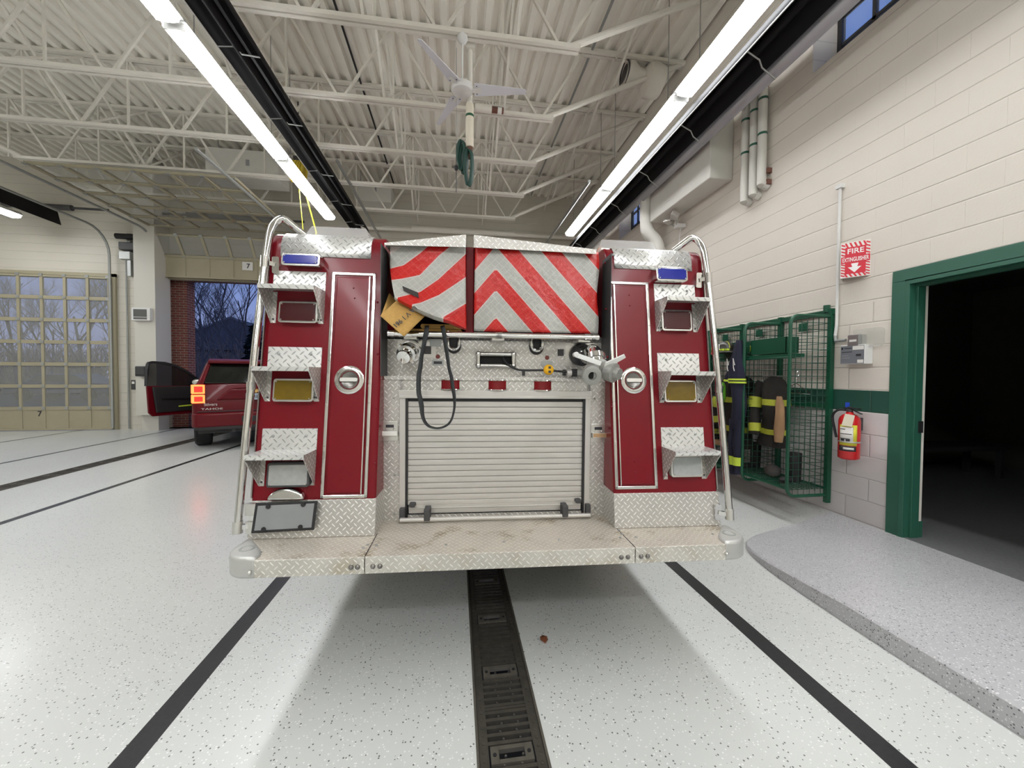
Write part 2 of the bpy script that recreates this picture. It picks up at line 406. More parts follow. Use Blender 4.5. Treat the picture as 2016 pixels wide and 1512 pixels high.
# dark room beyond
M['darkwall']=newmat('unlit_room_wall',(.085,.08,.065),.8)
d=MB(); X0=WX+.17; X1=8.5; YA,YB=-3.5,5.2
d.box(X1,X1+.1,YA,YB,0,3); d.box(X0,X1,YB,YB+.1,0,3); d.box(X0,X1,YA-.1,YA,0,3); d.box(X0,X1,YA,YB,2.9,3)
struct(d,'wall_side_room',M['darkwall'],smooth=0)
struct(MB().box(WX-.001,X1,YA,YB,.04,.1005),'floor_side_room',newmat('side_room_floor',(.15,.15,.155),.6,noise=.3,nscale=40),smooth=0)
# ---- raised ramp in front of the doorway, tapering to nothing at its rounded far end
rp=MB(); edge=[]
N=26; far=3.40
# outline in plan: straight kerb x=2.36 then a quarter-round nose to the wall
pl=[(2.36,-1.5),(2.35,0),(2.345,1.0),(2.345,1.8),(2.37,2.4),(2.42,2.75),(2.52,2.98),(2.72,3.15),(3.0,3.26),(3.35,3.36),(3.86,3.42)]
pl=[tuple(v)[:2] for v in smoothpath([(a,b_,0) for a,b_ in pl],4)]
def rz(x,y):
    t=min(1,max(0,(3.25-y)/1.6)); return .002+.118*min(1,t*1.25)**.85
rows=[]
for (ex,ey) in pl:
    row=[(ex,ey,-.01),(ex,ey,max(.002,rz(ex,ey)-.012)),(ex+.012*(1 if ey<2.9 else 0),ey-(.012 if ey>=2.9 else 0),rz(ex,ey))]
    for k in range(1,11):
        t=k/10
        if ey<2.9: X=ex+(3.857-ex)*t; Y=ey
        else:
            X=ex+(3.857-ex)*t; Y=ey+(2.9+(ey-2.9)*.98-ey)*t
        zz=rz(X,Y)+(.1015-rz(X,Y))*min(1,max(0,(X-3.3)/.55))**1.2 if X>3.3 else rz(X,Y)
        row.append((X,Y,zz))
    rows.append(row)
rp.grid(rows)
struct(rp,'floor_ramp',M['ramp'],smooth=40)
# ---- pilaster between the two vehicle doors
p=MB(); p.box(-8.0,-7.53,10.9,FY,.42,6.9); p.box(-7.98,-7.6,11.05,FY,0,.43)
struct(p,'wall_pilaster',newmat('smooth_cream',(.60,.58,.52),.5),smooth=0)
# ---- brick outside the open door
def brick_mat():
    m=newmat('red_brick',(.20,.06,.045),.8); nt=m.node_tree; pp=nt.nodes['Principled BSDF']
    br=nt.nodes.new('ShaderNodeTexBrick'); br.inputs['Scale'].default_value=1; br.inputs['Brick Width'].default_value=.2; br.inputs['Row Height'].default_value=.067
    br.inputs['Mortar Size'].default_value=.006; br.inputs['Color1'].default_value=(.22,.06,.045,1); br.inputs['Color2'].default_value=(.15,.045,.035,1); br.inputs['Mortar'].default_value=(.30,.26,.23,1)
    u=nt.nodes.new('ShaderNodeUVMap'); nt.links.new(u.outputs[0],br.inputs['Vector']); nt.links.new(br.outputs[0],pp.inputs['Base Color']); return m
M['brick']=brick_mat()
struct(MB().box(-8.8,-7.32,FY+.3,FY+.62,0,7.2).box(-4.55,-3.6,FY+.3,FY+.62,0,7.2).box(-8.8,-3.6,FY+.3,FY+.62,4.05,7.2),'wall_outside_brick',M['brick'],smooth=0)
# ---- sectional overhead doors
M['door']=newmat('tan_door_panel',(.36,.325,.225),.5,noise=.06,nscale=5)
M['door_sticker']=newmat('white_sticker',(.7,.69,.66),.6)
M['door_glass']=newmat('door_glass',(.42,.42,.38),.03,0,.6,alpha=.30)
def door_section(name,parent,x0,x1,h,ncol,solid,mtx,glassm):
    """one hinged section, local: x across, z up 0..h, y thickness 0..-.045"""
    s=MB(); s.M=mtx; st=.032
    s.box(x0,x1,-.045,0,0,.045); s.box(x0,x1,-.045,0,h-.045,h)
    for i in range(ncol+1):
        xx=x0+(x1-x0)*i/ncol; a=max(x0,xx-st*(1.6 if i in (0,ncol) else 1)); b_=min(x1,xx+st*(1.6 if i in (0,ncol) else 1)); s.box(a,b_,-.045,0,.045,h-.045)
    if solid: s.box(x0,x1,-.028,-.012,0,h)
    o=s.build(name,M['door'],parent,smooth=0)
    if not solid:
        g=MB(); g.M=mtx; g.box(x0+.05,x1-.05,-.026,-.020,.05,h-.05); g.build('panes',glassm,o,smooth=0)
    for i in range(ncol+1):
        hb=MB(); hb.M=mtx
        xx=x0+(x1-x0)*i/ncol; xx=min(max(xx,x0+.04),x1-.04); hb.box(xx-.04,xx+.04,-.062,-.045,h-.035,h+.035); hb.build('hinge',M['galv'],o,smooth=0)
    return o
def track_pts(x,zt,ytop,yend): 
    P=[(x,FY-.16,0.05),(x,FY-.16,zt-.75)]
    for k in range(1,7):
        a=PI/2*k/6; P.append((x,FY-.16-.6*(1-math.cos(a)),zt-.75+.6*math.sin(a)))
    P.append((x,yend,zt-.15)); return P
def overhead_door(idx,x0,x1,ncol,raised,spring=True):
    fr=MB(); fr.box(x0-.09,x0,FY-.05,FY,0,4.05); fr.box(x1,x1+.09,FY-.05,FY,0,4.05); fr.box(x0-.09,x1+.09,FY-.05,FY,3.97,4.06)
    root=struct(fr,'door_%d'%idx,M['door'],smooth=0)
    H=.563
    for k in range(7):
        if not raised: mt=Matrix.Translation((0,FY-.06,H*k+.01))
        else:
            if k==0: mt=Matrix.Translation((0,FY-.12,4.0))
            elif k==1: mt=Matrix.Translation((0,FY-.13,4.0+H))@Matrix.Rotation(math.radians(32),4,'X')
            else: mt=Matrix.Translation((0,FY-.50-H*(k-2),5.20+.01*k))@Matrix.Rotation(math.radians(89),4,'X')
        door_section('door_section',root,x0,x1,H,ncol,k==0,mt,M['door_glass'])
    for x in (x0-.05,x1+.05):
        MB().tube(track_pts(x,5.25,0,6.9),.028,6).build('track',M['galv'],root)
    MB().tube([(x0-.1,FY-.22,5.62),(x1+.1,FY-.22,5.62)],.03,8).tube([(x0+.7,FY-.22,5.62),(x1-.7,FY-.22,5.62)],.07,10).build('torsion_spring',M['dgrey'] if spring else M['cream'],root)
    return root
# light-emission strips and openers hang from the tracks further down
d1=overhead_door(1,-12.40,-8.86,7,False)
d2=overhead_door(2,-7.66,-4.20,6,True)
overhead_door(4,-1.95,2.39,7,False,False)
MB().box(-9.62,-9.36,FY-.075,FY-.068,.17,.37).build('sticker',M['door_sticker'],d1,smooth=0)
text('sticker_numeral','7',.19,M['ink'],d1,basis(at(78,815,'y',FY-.09),(1,0,0),(0,0,1)),bold=.004)
s7=at(487,524,'y',FY-.19)
MB().box(s7.x-.13,s7.x+.13,FY-.185,FY-.18,s7.z-.11,s7.z+.11).build('sticker',M['door_sticker'],d2,smooth=0)
text('sticker_numeral','7',.17,M['ink'],d2,basis((s7.x+.02,FY-.19,s7.z),(1,0,0),(0,0,1)),bold=.004)
s7=at(75,815,'y',FY-.075)
for n_ in [o for o in d1.children if o.name.startswith('sticker') and o.type=='MESH' and 'numeral' not in o.name]:
    for v in n_.data.vertices: v.co.x+=s7.x+9.49; v.co.z+=s7.z-.27
# ================================================================== ROOF JOISTS
JY=[-7.3,-5.95,-4.6,-3.25,-1.9,-0.55,.80,2.15,3.50,4.858,6.215,7.57,8.93,10.28]
ZB=5.70; ZT=6.84
jl={4.858:'cream open-web roof joist that carries the white ceiling fan',6.215:'cream roof joist just behind the ceiling fan, second from the front that ends in view',
7.57:'third cream roof joist back, level with the green hose loop',8.93:'fourth cream roof joist back, below the white ceiling unit',10.28:'last cream roof joist before the far block wall',
3.50:'cream roof joist overhead at the very top edge of the view',2.15:'cream roof joist just overhead of the step board',.80:'cream roof joist straight above the photographer',-0.55:'cream roof joist just behind the photographer',-1.9:'cream roof joist second behind the photographer',-3.25:'cream roof joist third behind the photographer',-4.6:'cream roof joist fourth behind the photographer',-5.95:'cream roof joist fifth behind the photographer',-7.3:'cream roof joist nearest the back wall'}
jroot=None
def make_joist():
    root=thing('roof_joist','x','roof joist')
    ch=MB()
    for s in (-1,1): ch.box(-8.55,1.56,s*.035-.024,s*.035+.024,ZB-.03,ZB+.022)
    ch.build('bottom_chord',M['cream'],root,smooth=0)
    ch=MB()
    for s in (-1,1): ch.box(-15,WX,s*.04-.03,s*.04+.03,ZT-.02,ZT+.034)
    ch.build('top_chord',M['cream'],root,smooth=0)
    nodes=[1.34-1.54*k for k in range(7)]
    for x in nodes:
        for s in (-1,1):
            MB().bar((x+s*.04,0,ZB),(x+s*.74,0,ZT),.035,.035).build('web_member',M['cream'],root,smooth=0)
        MB().bar((x-.77,0,ZB),(x-.77,0,ZT),.028,.028).build('web_member',M['cream'],root,smooth=0)
    MB().tube([(1.45,0,ZB+.02),(3.80,0,ZT)],.042,10).build('end_strut',M['cream'],root)
    MB().tube([(-8.45,0,ZB+.02),(-10.8,0,ZT)],.042,10).build('end_strut',M['cream'],root)
    for x in (-6.3,-3.6,-1.1,.75,2.6):
        zb=ZB+.02 if x<1.56 else ZT-.5
        MB().bar((x,0,ZT-.02),(x,1.357,zb),.035,.035).build('bridging_brace',M['cream'],root,smooth=0)
        MB().bar((x+.04,1.357,ZT-.02),(x+.04,0,zb),.03,.03).build('bridging_brace',M['cream'],root,smooth=0)
    return root
for i,y in enumerate(JY):
    if jroot is None: jroot=o=make_joist()
    else: o=copy_tree(jroot)
    o.location=(0,y,0); o['label']=jl[y]; o['group']='roof joists'
# ================================================================== STRIP LIGHTS
def make_fixture():
    root=thing('strip_light','x','ceiling light')
    h=MB(); h.prism([(-.125,-.012),(-.085,.045),(-.05,.075),(.05,.075),(.085,.045),(.125,-.012)],-1.235,1.235,'y')
    h.build('housing',M['white'],root,smooth=0)
    l=MB(); l.prism([(-.123,-.010),(-.12,-.04),(-.10,-.07),(-.05,-.085),(.05,-.085),(.10,-.07),(.12,-.04),(.123,-.010)],-1.195,1.195,'y'); l.build('lens',M['tube'],root,smooth=0)
    for s in (-1,1): MB().box(-.10,.10,s*1.203-.008,s*1.203+.008,-.078,.05).build('end_cap',M['white'],root,smooth=0)
    for s in (-1,1): MB().tube([(0,s*.9,.07),(0,s*.9,1.7)],.006,5).build('hanger_rod',M['galv'],root)
    return root
fx=None
rows=[(-2.9,5.13,4.47,'left'),(2.9,5.17,4.68,'right')]
names={-3:'behind the photographer',-2:'overhead beside the photographer',-1:'at the top edge of the view',0:'second from the top edge of the view',1:'lowest in view, nearest the far wall'}
for X,Z,Y0,side in rows:
    for k in range(-5,3):
        y=Y0+2.5*k+1.25
        if y>9.9 and k>1: continue
        o=make_fixture() if fx is None else copy_tree(fx)
        if fx is None: fx=o
        o.location=(X,y,Z)
        o['group']='strip lights of the %s row'%side
        nm={-5:'at the back wall behind the photographer',-4:'second from the back wall',-3:'behind the photographer',-2:'overhead, outside the top of the view',-1:'cut by the top edge of the view',0:'middle one fully in view',1:'the last one, nearest the far wall'}[k]
        o['label']='lit white strip light of the %s row, %s'%(side,nm)
for k,(X,y,Z,nm) in enumerate([(-10.05,9.25,5.12,'seen under the far left heater'),(-10.05,6.7,5.35,'above the far left heater'),(-10.05,4.2,5.35,'outside the view to the left'),(-10.05,1.7,5.35,'of the far left bay, level with the truck step'),(-10.05,-.8,5.35,'over the far left bay behind the photographer')]):
    o=copy_tree(fx); o.location=(X,y,Z); o['group']='strip lights of the far left bay'; o['label']='lit white strip light '+nm
for k,x in enumerate((-1.27,1.27)):  # unseen cross row, added as fill light for the truck rear
    o=copy_tree(fx); o.location=(x,-3.6,5.17); o.rotation_euler=(0,0,PI/2); o['group']='strip lights of the added fill row behind the photographer'; o['label']='lit strip light of the added fill row behind the photographer, %s'%('left one','right one')[k]
# ================================================================== RADIANT HEATERS
M['heater_in']=newmat('black_heater_inside',(.010,.010,.011),.7,0,.15)
M['reflector']=newmat('polished_reflector',(.50,.50,.53),.5,.7)
def heater(name,label,section,flange,tubec,y0,y1,clips,lip=None):
    root=thing(name,label,'heater',(0,0,0))
    r_=MB(); r_.grid([[(x,y0,z),(x,y1,z)] for x,z in section]); r_.build('reflector_hood',M['heater_in'],root,smooth=30,solid=.006)
    if flange: q=MB(); q.grid([[(x,y0,z),(x,y1,z)] for x,z in flange]); q.build('reflector_flange',M['reflector'],root,smooth=30,solid=.004)
    if lip: MB().tube([(lip[0],y0,lip[1]),(lip[0],y1,lip[1])],.007,6).build('edge_lip',M['white'],root)
    for tx,tz in tubec: MB().tube([(tx,y0+.1,tz),(tx,y1-.1,tz)],.05,12).build('burner_tube',M['heater_in'],root)
    a,c_=section[0],(flange[-1] if flange else section[-1])
    for y in clips:
        MB().tube([(a[0],y,a[1]),((a[0]+c_[0])/2-.03,y+.02,(a[1]+c_[1])/2+.05),((a[0]+c_[0])/2+.02,y+.04,(a[1]+c_[1])/2-.01),(c_[0],y+.05,c_[1])],.008,5).build('wire_clip',M['galv'],root)
    return root
heater('radiant_heater','long black tube heater with silver flange hung beside the right wall',
 [(3.02,4.915),(3.06,5.05),(3.18,5.13),(3.32,5.05),(3.35,4.85)],[(3.35,4.85),(3.36,4.80),(3.405,4.71)],[(3.18,4.99)],-3,10.3,[2.6,3.7,4.9,6.1,7.3,8.5,9.6],lip=(3.02,4.915))
heater('radiant_heater','long black tube heater beside the left row of strip lights',
 [(-2.60,5.08),(-2.56,5.2),(-2.40,5.27),(-2.24,5.2),(-2.19,5.05)],None,[(-2.40,5.12)],-3,10.3,[3.6,4.7,5.9,7.3,8.5,9.6],lip=(-2.60,5.08))
heater('radiant_heater','dark tube heater high over the far left bay',
 [(-9.75,5.20),(-9.7,5.32),(-9.5,5.38),(-9.35,5.3),(-9.28,4.98)],None,[(-9.5,5.15)],-3,10.6,[8.5,9.6],lip=None)
# ================================================================== TRENCH DRAINS
M['iron']=newmat('cast_iron_grate',(.075,.068,.056),.5,.4,noise=.35,nscale=25)
M['wornplate']=newmat('worn_grate_plate',(.125,.115,.095),.5,.4,noise=.25,nscale=30)
def make_grate():
    root=MB(); L=.4255
    for s in (-1,1): root.box(s*.092,s*.130,0,L,-.03,-.004)
    n=12
    for k in range(n):
        if k in (5,6): continue
        y=L*(k+.5)/n; root.box(-.092,.092,y-.0075,y+.0075,-.03,-.006)
    for k in range(n):
        for s in (-1,1): root.ball((s*.111,L*(k+.5)/n,-.004),.008,6,(1,1,.5))
    for s in (-1,1):
        for k in range(n-1): root.ball((s*.035+(.01 if k%2 else 0),L*(k+1)/n,-.012),.006,6)
    root.box(-.13,.13,0,.006,-.03,-.005); root.box(-.13,.13,L-.006,L,-.03,-.005)
    o=root.build('drain_grate',M['iron'],None,smooth=40)
    p=MB(); y0,y1=L*5/12,L*7/12
    p.box(-.085,-.052,y0,y1,-.02,-.002); p.box(.052,.085,y0,y1,-.02,-.002); p.box(-.055,.055,y1-.016,y1,-.02,-.002); p.box(-.055,.055,y0,y0+.016,-.02,-.002)
    pl=p.build('locking_plate',M['wornplate'],o,smooth=0)
    for s in (-1,1): MB().lathe((s*.069,(y0+y1)/2,-.003),(0,0,1),[(0,.008),(.003,.008)],10).build('bolt',M['black'],pl)
    return o
fr=MB()
for s in (-1,1): fr.box(D1+s*(HW-.006),D1+s*(HW+.004),-1,FY-.6,-.06,.002)
tr=thing('trench_drain','long black iron trench drain down the middle of the floor under the truck','drain',(0,0,0))
fr.build('side_rail',M['wornplate'],tr,smooth=0)
g0=make_grate(); g0.parent=tr; g0.location=(D1,1.464-.2128-3*.4255,0)
for k in range(1,26):
    o=copy_tree(g0,tr); o.location=(D1,g0.location[1]+k*.4255,0)
tr=thing('trench_drain','thin dark trench drain crossing the left bay under the red vehicle','drain',(0,0,0))
fr=MB()
for s in (-1,1): fr.box(D2+s*(HW-.006),D2+s*(HW+.004),-1,FY-.6,-.06,.002)
fr.build('side_rail',M['wornplate'],tr,smooth=0)
for k in range(8,29):
    o=copy_tree(g0,tr); o.location=(D2,-.6+k*.4255,0)
# ================================================================== FIRE TRUCK
tX=R3@Vector((7722,61,FPX)).normalized(); tYv=Vector((0,0,1)).cross(tX).normalized(); tZ=tX.cross(tYv)
tR=Matrix((tX,tYv,tZ)); TO=Vector((0.211,1.772,0))
TF=Frame(TO,tR); TL=lambda px,py,y: TF.at(px,py,'y',y)
YF=lambda z: .1352+.143*z
Fp=lambda px,py,out=0: TF.on(px,py,(0,1,-.143),.1352-out)
truck=thing('fire_truck','maroon fire engine seen from behind with diamond plate step, red and white chevron covers','fire engine',TO,tR.transposed().to_euler())
def part(mb,name,m,parent=None,**k): return mb.build(name,m,parent or truck,**k)
XL0,XL1,XR0,XR1=-1.255,-.642,.642,1.250
def frect(mb,x0,x1,z0,z1,o0,o1,m=0):
    q=[(x0,z0),(x1,z0),(x1,z1),(x0,z1)]
    return mb.hexa([(x,YF(z)-o1,z) for x,z in q],[(x,YF(z)-o0,z) for x,z in q],m)
def fpts(mb,pl,o0,o1,m=0):      # arbitrary polygon (x,z) on the sloped face
    n=len(pl); vs=[(x,YF(z)-o1,z) for x,z in pl]+[(x,YF(z)-o0,z) for x,z in pl]
    return mb.add(vs,[tuple(range(n)),tuple(range(n,2*n))[::-1]]+[(i,i+n,(i+1)%n+n,(i+1)%n) for i in range(n)],m)
# --- painted body with the two towers
ZTOP=2.285
for x0,x1,cy in ((XL0,XL1,1),(XR0,XR1,-1)):
    b=MB(); out=[(YF(.60),.60),(YF(2.17),2.17)]
    for k in range(1,6):
        a=PI/2*k/5; out.append((YF(2.17)+.10*(1-math.cos(a)),2.17+(ZTOP-2.17)*math.sin(a)))
    out+= [(4.6,ZTOP),(4.6,.60)]
    b.prism(out,x0,x1,'x'); part(b,'rear_tower',M['paint'],smooth=30,bevel=.012)
b=MB().box(XL1,XR0,.62,4.6,.62,1.70).box(XL0+.02,XR1-.02,4.6,4.7,.62,2.2)
part(b,'body_core',M['black'],smooth=0)
part(MB().box(-1.2,1.2,.05,4.6,.585,.645),'underside_plate',M['black'],smooth=0)
# cab far ahead
cabp=[(4.72,.55),(4.72,2.45),(4.85,2.55),(6.6,2.55),(6.95,2.45),(7.15,1.55),(7.2,.55)]
cb=MB().prism(cabp,-1.2,1.2,'x'); cab=part(cb,'cab',M['paint'],smooth=30,bevel=.05)
for s in (-1,1): MB().prism([(5.0,1.55),(5.0,2.3),(5.8,2.3),(5.8,1.55)],s*1.195,s*1.206,'x').prism([(5.95,1.55),(5.95,2.3),(6.75,2.3),(6.95,1.55)],s*1.195,s*1.206,'x').build('cab_side_glass',M['smoked'],cab,smooth=0)
ch=MB().box(-.42,-.34,.5,6.9,.50,.62).box(.34,.42,.5,6.9,.50,.62).box(-.5,.5,.5,.9,.45,.58)
part(ch,'chassis_rail',M['black'],smooth=0)
for y in (2.6,6.0):
    for s in (-1,1):
        t=MB(); xs=s*.80
        t.lathe((xs,y,.50),(s,0,0),[(0,.30),(0,.46),(.03,.50),(.27,.50),(.30,.46),(.30,.28),(.22,.26),(.20,.10),(.26,.08),(.26,.001)],28); w=part(t,'wheel',M['rubber'],smooth=40)
        MB().lathe((xs+s*.20,y,.50),(s,0,0),[(0,.25),(.03,.24),(.01,.12),(.09,.10),(.09,.001)],24).build('hub',M['steel'],w)
# --- kick plates
for x0,x1,inner in ((XL0-.004,XL1+.004,1),(XR0-.004,XR1+.004,-1)):
    b=MB(); z0,z1=.664,.848
    b.hexa([(x0,YF(z0)-.005,z0),(x1,YF(z0)-.005,z0),(x1,YF(z1)-.005,z1),(x0,YF(z1)-.005,z1)],[(x0,.62,z0),(x1,.62,z0),(x1,.62,z1),(x0,.62,z1)])
    part(b,'kick_plate',M['plate'],smooth=0,bevel=.003)
M['bolt']=newmat('dull_bolt',(.22,.21,.20),.3,.8)
M['cup']=newmat('latch_recess',(.20,.195,.18),.3,.8)
# --- rear step
zs=.663
st=MB()
st.prism([(-1.10,0),(1.125,0),(1.125,.06),(1.24,.10),(1.24,.50),(-1.24,.50),(-1.24,.10),(-1.10,.06)],zs-.012,zs,'z')
stp=part(st,'rear_step',M['board_plate'],smooth=0)
def edgeseg(x0,x1): return MB().box(x0,x1,-.006,.0,zs-.078,zs+.001).box(x0,x1,-.004,.03,zs-.078,zs-.070)
for x0,x1 in ((-1.10,-.6265),(-.6235,.6535),(.6565,1.125)): edgeseg(x0,x1).build('step_edge',M['edge_plate'],stp,smooth=0,bevel=.003)
for q_ in (((-.625,0,zs+.0008),(-.632,.25,zs+.0008)),((.655,0,zs+.0008),(.648,.26,zs+.0008))): MB().bar(*q_,.004,.001).build('step_seam',M['black'],stp,smooth=0)
# cast corners
for s in (-1,1):
    pts=[]
    cx=1.165 if s>0 else -1.140; R=.115
    for k in range(9):
        a=-PI/2+PI/2*k/8; pts.append((cx+s*R*math.cos(a),.115+R*math.sin(a)-.002))
    pts+= [(cx+s*R,.20),(cx+s*(R-.02),.225),(cx+s*.03,.15),(cx-s*.02,.09),(cx-s*.045,.04),(cx-s*.045,-.004)]
    c=MB().prism(pts,zs-.085,zs+.012,'z'); cc=c.build('cast_corner',M['cast'],stp,smooth=35,bevel=.014,seg=3)
    MB().lathe((cx+s*.045,.095,zs+.010),(0,0,1),[(0,.034),(.004,.033),(.004,.024),(.001,.022),(.001,.001)],18).build('corner_plug',M['galv'],stp)
def bolts(name,pts,nrm,r,m,par=None):
    for p in pts:
        MB().ball(Vector(p),r,10,(1,1,1)).build(name,m,par or truck)
bolts('bolt',[(-1.155 if False else TL(492,1122,-.006).x,-.010,zs-.05),(TL(1431,1080,-.01).x,-.01,zs-.045)],None,.010,M['steel'],stp)
bolts('bolt',[(TL(px,1100,-.006).x,-.006,zs-.044) for px in (691,704,734,748,1223,1236,1262,1275)],None,.012,M['bolt'],stp)
bolts('step_screw',[TF.at(px,py,'z',zs) for px,py in ((724,1073),(741,1074),(715,1079),(878,1073),(992,1067),(1101,1063),(1221,1059),(1225,1052),(1252,1058),(1403,1052),(1219,1044),(513,1088))],None,.007,M['galv'],stp)
# --- lower centre panel, shutter
yc=.43
fx0,fx1,fz0,fz1=-.553,.553,.672,1.408
cp=MB()
cp.box(XL1,fx0+.02,yc,yc+.05,zs,1.47).box(fx1-.02,XR0,yc,yc+.05,zs,1.47).box(fx0,fx1,yc,yc+.05,fz1-.02,1.47).box(fx0,fx1,yc,yc+.05,zs,fz0+.02)
ctr=part(cp,'lower_rear_panel',M['plate'],smooth=0)
lp=MB().box(XL1,XR0,yc-.012,yc+.09,1.464,1.486); part(lp,'ledge_trim',M['plate'],smooth=0,bevel=.004)
sf=MB().box(fx0-.005,fx1+.005,yc-.022,yc,fz1-.042,fz1).box(fx0-.002,fx1+.002,yc-.026,yc,fz1-.046,fz1-.030).box(fx0,fx0+.034,yc-.018,yc,fz0,fz1-.04).box(fx1-.034,fx1,yc-.018,yc,fz0,fz1-.04)
shf=part(sf,'shutter_frame',M['alu'],smooth=0,bevel=.003)
gk=MB().box(fx0+.034,fx0+.046,yc-.012,yc+.03,fz0,fz1-.04).box(fx1-.046,fx1-.034,yc-.012,yc+.03,fz0,fz1-.04).box(fx0+.034,fx1-.034,yc+.0,yc+.03,fz1-.065,fz1-.04); gk.build('seal',M['black'],shf,smooth=0)
nsl=17; z0s,z1s=.775,1.345; hs=(z1s-z0s)/nsl
for k in range(nsl):
    z=z0s+hs*k; s_=MB(); prof=[(yc+.010,z+.0004),(yc+.003,z+.0018),(yc+.001,z+hs*.5),(yc+.003,z+hs-.0018),(yc+.010,z+hs-.0004)]
    s_.prism(prof,fx0+.046,fx1-.046,'x'); s_.build('shutter_slat',M['alu'],shf,smooth=30)
MB().box(fx0+.046,fx1-.046,yc+.012,yc+.03,fz0,1.37).build('shutter_backing',M['void'],shf,smooth=0)
bt=MB().box(fx0+.046,fx1-.046,yc-.004,yc+.02,.752,.775).box(fx0+.05,fx1-.05,yc-.001,yc+.02,.70,.752).box(fx0+.05,fx1-.05,yc-.006,yc,.728,.736); bt.build('bottom_rail',M['alu'],shf,smooth=0,bevel=.002)
MB().tube([TL(788,1024,yc-.05),TL(1162,1014,yc-.05)],.0125,12).build('lift_bar',M['alu'],shf)
for px,py in ((841,1012),(1112,1005)):
    p=TL(px,py,yc-.05); MB().box(p.x-.017,p.x+.017,yc-.068,yc+.0,p.z-.035,p.z+.032).build('bar_strap',M['dgrey'],shf,smooth=0,bevel=.004)
for px,py in ((793,1009),(1156,1001)):
    p=TL(px,py,yc-.02); MB().box(p.x-.015,p.x+.015,yc-.045,yc,p.z-.03,p.z+.03).build('end_block',M['dgrey'],shf,smooth=0,bevel=.004)
for px,py in ((812,994),(1138,986)):
    p=TL(px,py,yc-.02); MB().prism(rrect(p.x-.018,p.x+.018,p.z-.011,p.z+.013,.01),yc-.03,yc,'y').build('rubber_stop',M['dgrey'],shf)
# latches beside shutter with paper tag
for px,py,tg in ((768,849,'LW'),(1177,853,'TAN')):
    p=TL(px,py,yc); l=MB().box(p.x-.045,p.x+.045,yc-.006,yc,p.z-.055,p.z+.057)
    L=part(l,'latch_plate',M['steel'],smooth=0,bevel=.002)
    MB().box(p.x-.022,p.x+.022,yc-.009,yc-.006,p.z+.022,p.z+.038).build('plate_badge',M['ink'],L,smooth=0)
    MB().box(p.x-.042,p.x+.048,yc-.032,yc-.006,p.z-.026,p.z+.006).build('latch_body',M['steel'],L,smooth=0,bevel=.004)
    MB().box(p.x-.038,p.x+.044,yc-.035,yc-.032,p.z-.018,p.z+.004).build('tag',M['label_white'] if tg=='LW' else M['tan'],L,smooth=0)
    bolts('rivet',[(p.x-.02,yc-.007,p.z+.014),(p.x+.02,yc-.007,p.z+.014)],None,.005,M['chrome'],L)
bolts('bolt',[TL(px,py,yc) for px,py in ((775,784),(777,935),(777,1012),(1171,785),(1172,927),(1172,1000))],None,.007,M['galv'])
# marker lamps
M['lens_red']=newmat('red_lens',(.17,.003,.006),.2,0,.3,coat=.3,noise=.2,nscale=60)
for px,py in ((887,757),(979,758),(1068,759)):
    p=TL(px,py,yc); a=.063
    l=MB().prism(rrect(p.x-a,p.x+a,p.z-.018,p.z+.018,.006),yc-.008,yc,'y'); L=part(l,'marker_lamp',M['steel'],smooth=35)
    g=MB(); pr=[(math.cos(PI*k/8),math.sin(PI*k/8)) for k in range(9)]
    g.prism([(p.x+.052*c_,yc-.006-.024*s_) for c_,s_ in pr],p.z-.026,p.z+.026,'z'); g.build('lamp_lens',M['lens_red'],L,smooth=50)
    for s in (-1,1):
        MB().tube([(p.x+.052*math.cos(PI*k/8),yc-.006-.030*math.sin(PI*k/8),p.z+s*.028) for k in range(9)],.0035,6).build('lamp_guard',M['chrome'],L)
# --- upper centre panel (recessed above ledge)
yu=.50
up=MB().box(XL1,XR0,yu,yu+.05,1.48,1.735); part(up,'upper_rear_panel',M['plate'],smooth=0)
for s,xx in ((-1,XL1),(1,XR0)): part(MB().box(xx-.004 if s>0 else xx,xx if s>0 else xx+.004,YF(1.5),yu,1.486,2.2),'inner_trim',M['dgrey'],smooth=0)
# chrome bar with collars
p0,p1=TL(764,656.5,.36),TL(1178,664.5,.36)
bar=part(MB().tube([p0,p1],.0165,16),'chrome_bar',M['chrome'])
for t in (0.0,.052,.497,.53,.96,1.0):
    p=p0.lerp(p1,t); q=p0.lerp(p1,min(1,t+.03) if t<.5 else max(0,t-.03)); MB().tube([p,q],.0195,16).build('collar',M['chrome'],bar)
for t in (.1,.51,.93): 
    p=p0.lerp(p1,t); MB().box(p.x-.035,p.x+.035,p.y,yu,p.z-.028,p.z-.012).build('bar_bracket',M['steel'],bar,smooth=0,bevel=.003)
# smooth fitting plates
for a,b_ in (((783,670),(858,704)),((1113,675),(1182,722))):
    A,B=TL(*a,yu-.002),TL(*b_,yu-.002); part(MB().box(A.x,B.x,yu-.003,yu,B.z,A.z),'outlet_plate',M['steel'],smooth=0)
for px,py,w,h,nm,mm in ((857,675,.034,.022,'name_plate',M['galv']),(842,689,.020,.024,'name_plate',M['dgrey']),(862,714,.034,.018,'name_plate',M['galv']),(862,714,.024,.008,'name_plate',M['ink']),(1104,680,.030,.018,'name_plate',M['alu']),(1104,694,.018,.02,'name_plate',M['dgrey']),(1077,716,.034,.016,'name_plate',M['galv'])):
    p=TL(px,py,yu-.004); k=.004 if mm is not M['ink'] else .006; part(MB().box(p.x-w,p.x+w,yu-k,yu,p.z-h,p.z+h),nm,mm,smooth=0)
p=TL(842,678,yu); part(MB().box(p.x-.012,p.x+.012,yu-.008,yu,p.z-.010,p.z+.012),'name_plate',M['label_white'],smooth=0)
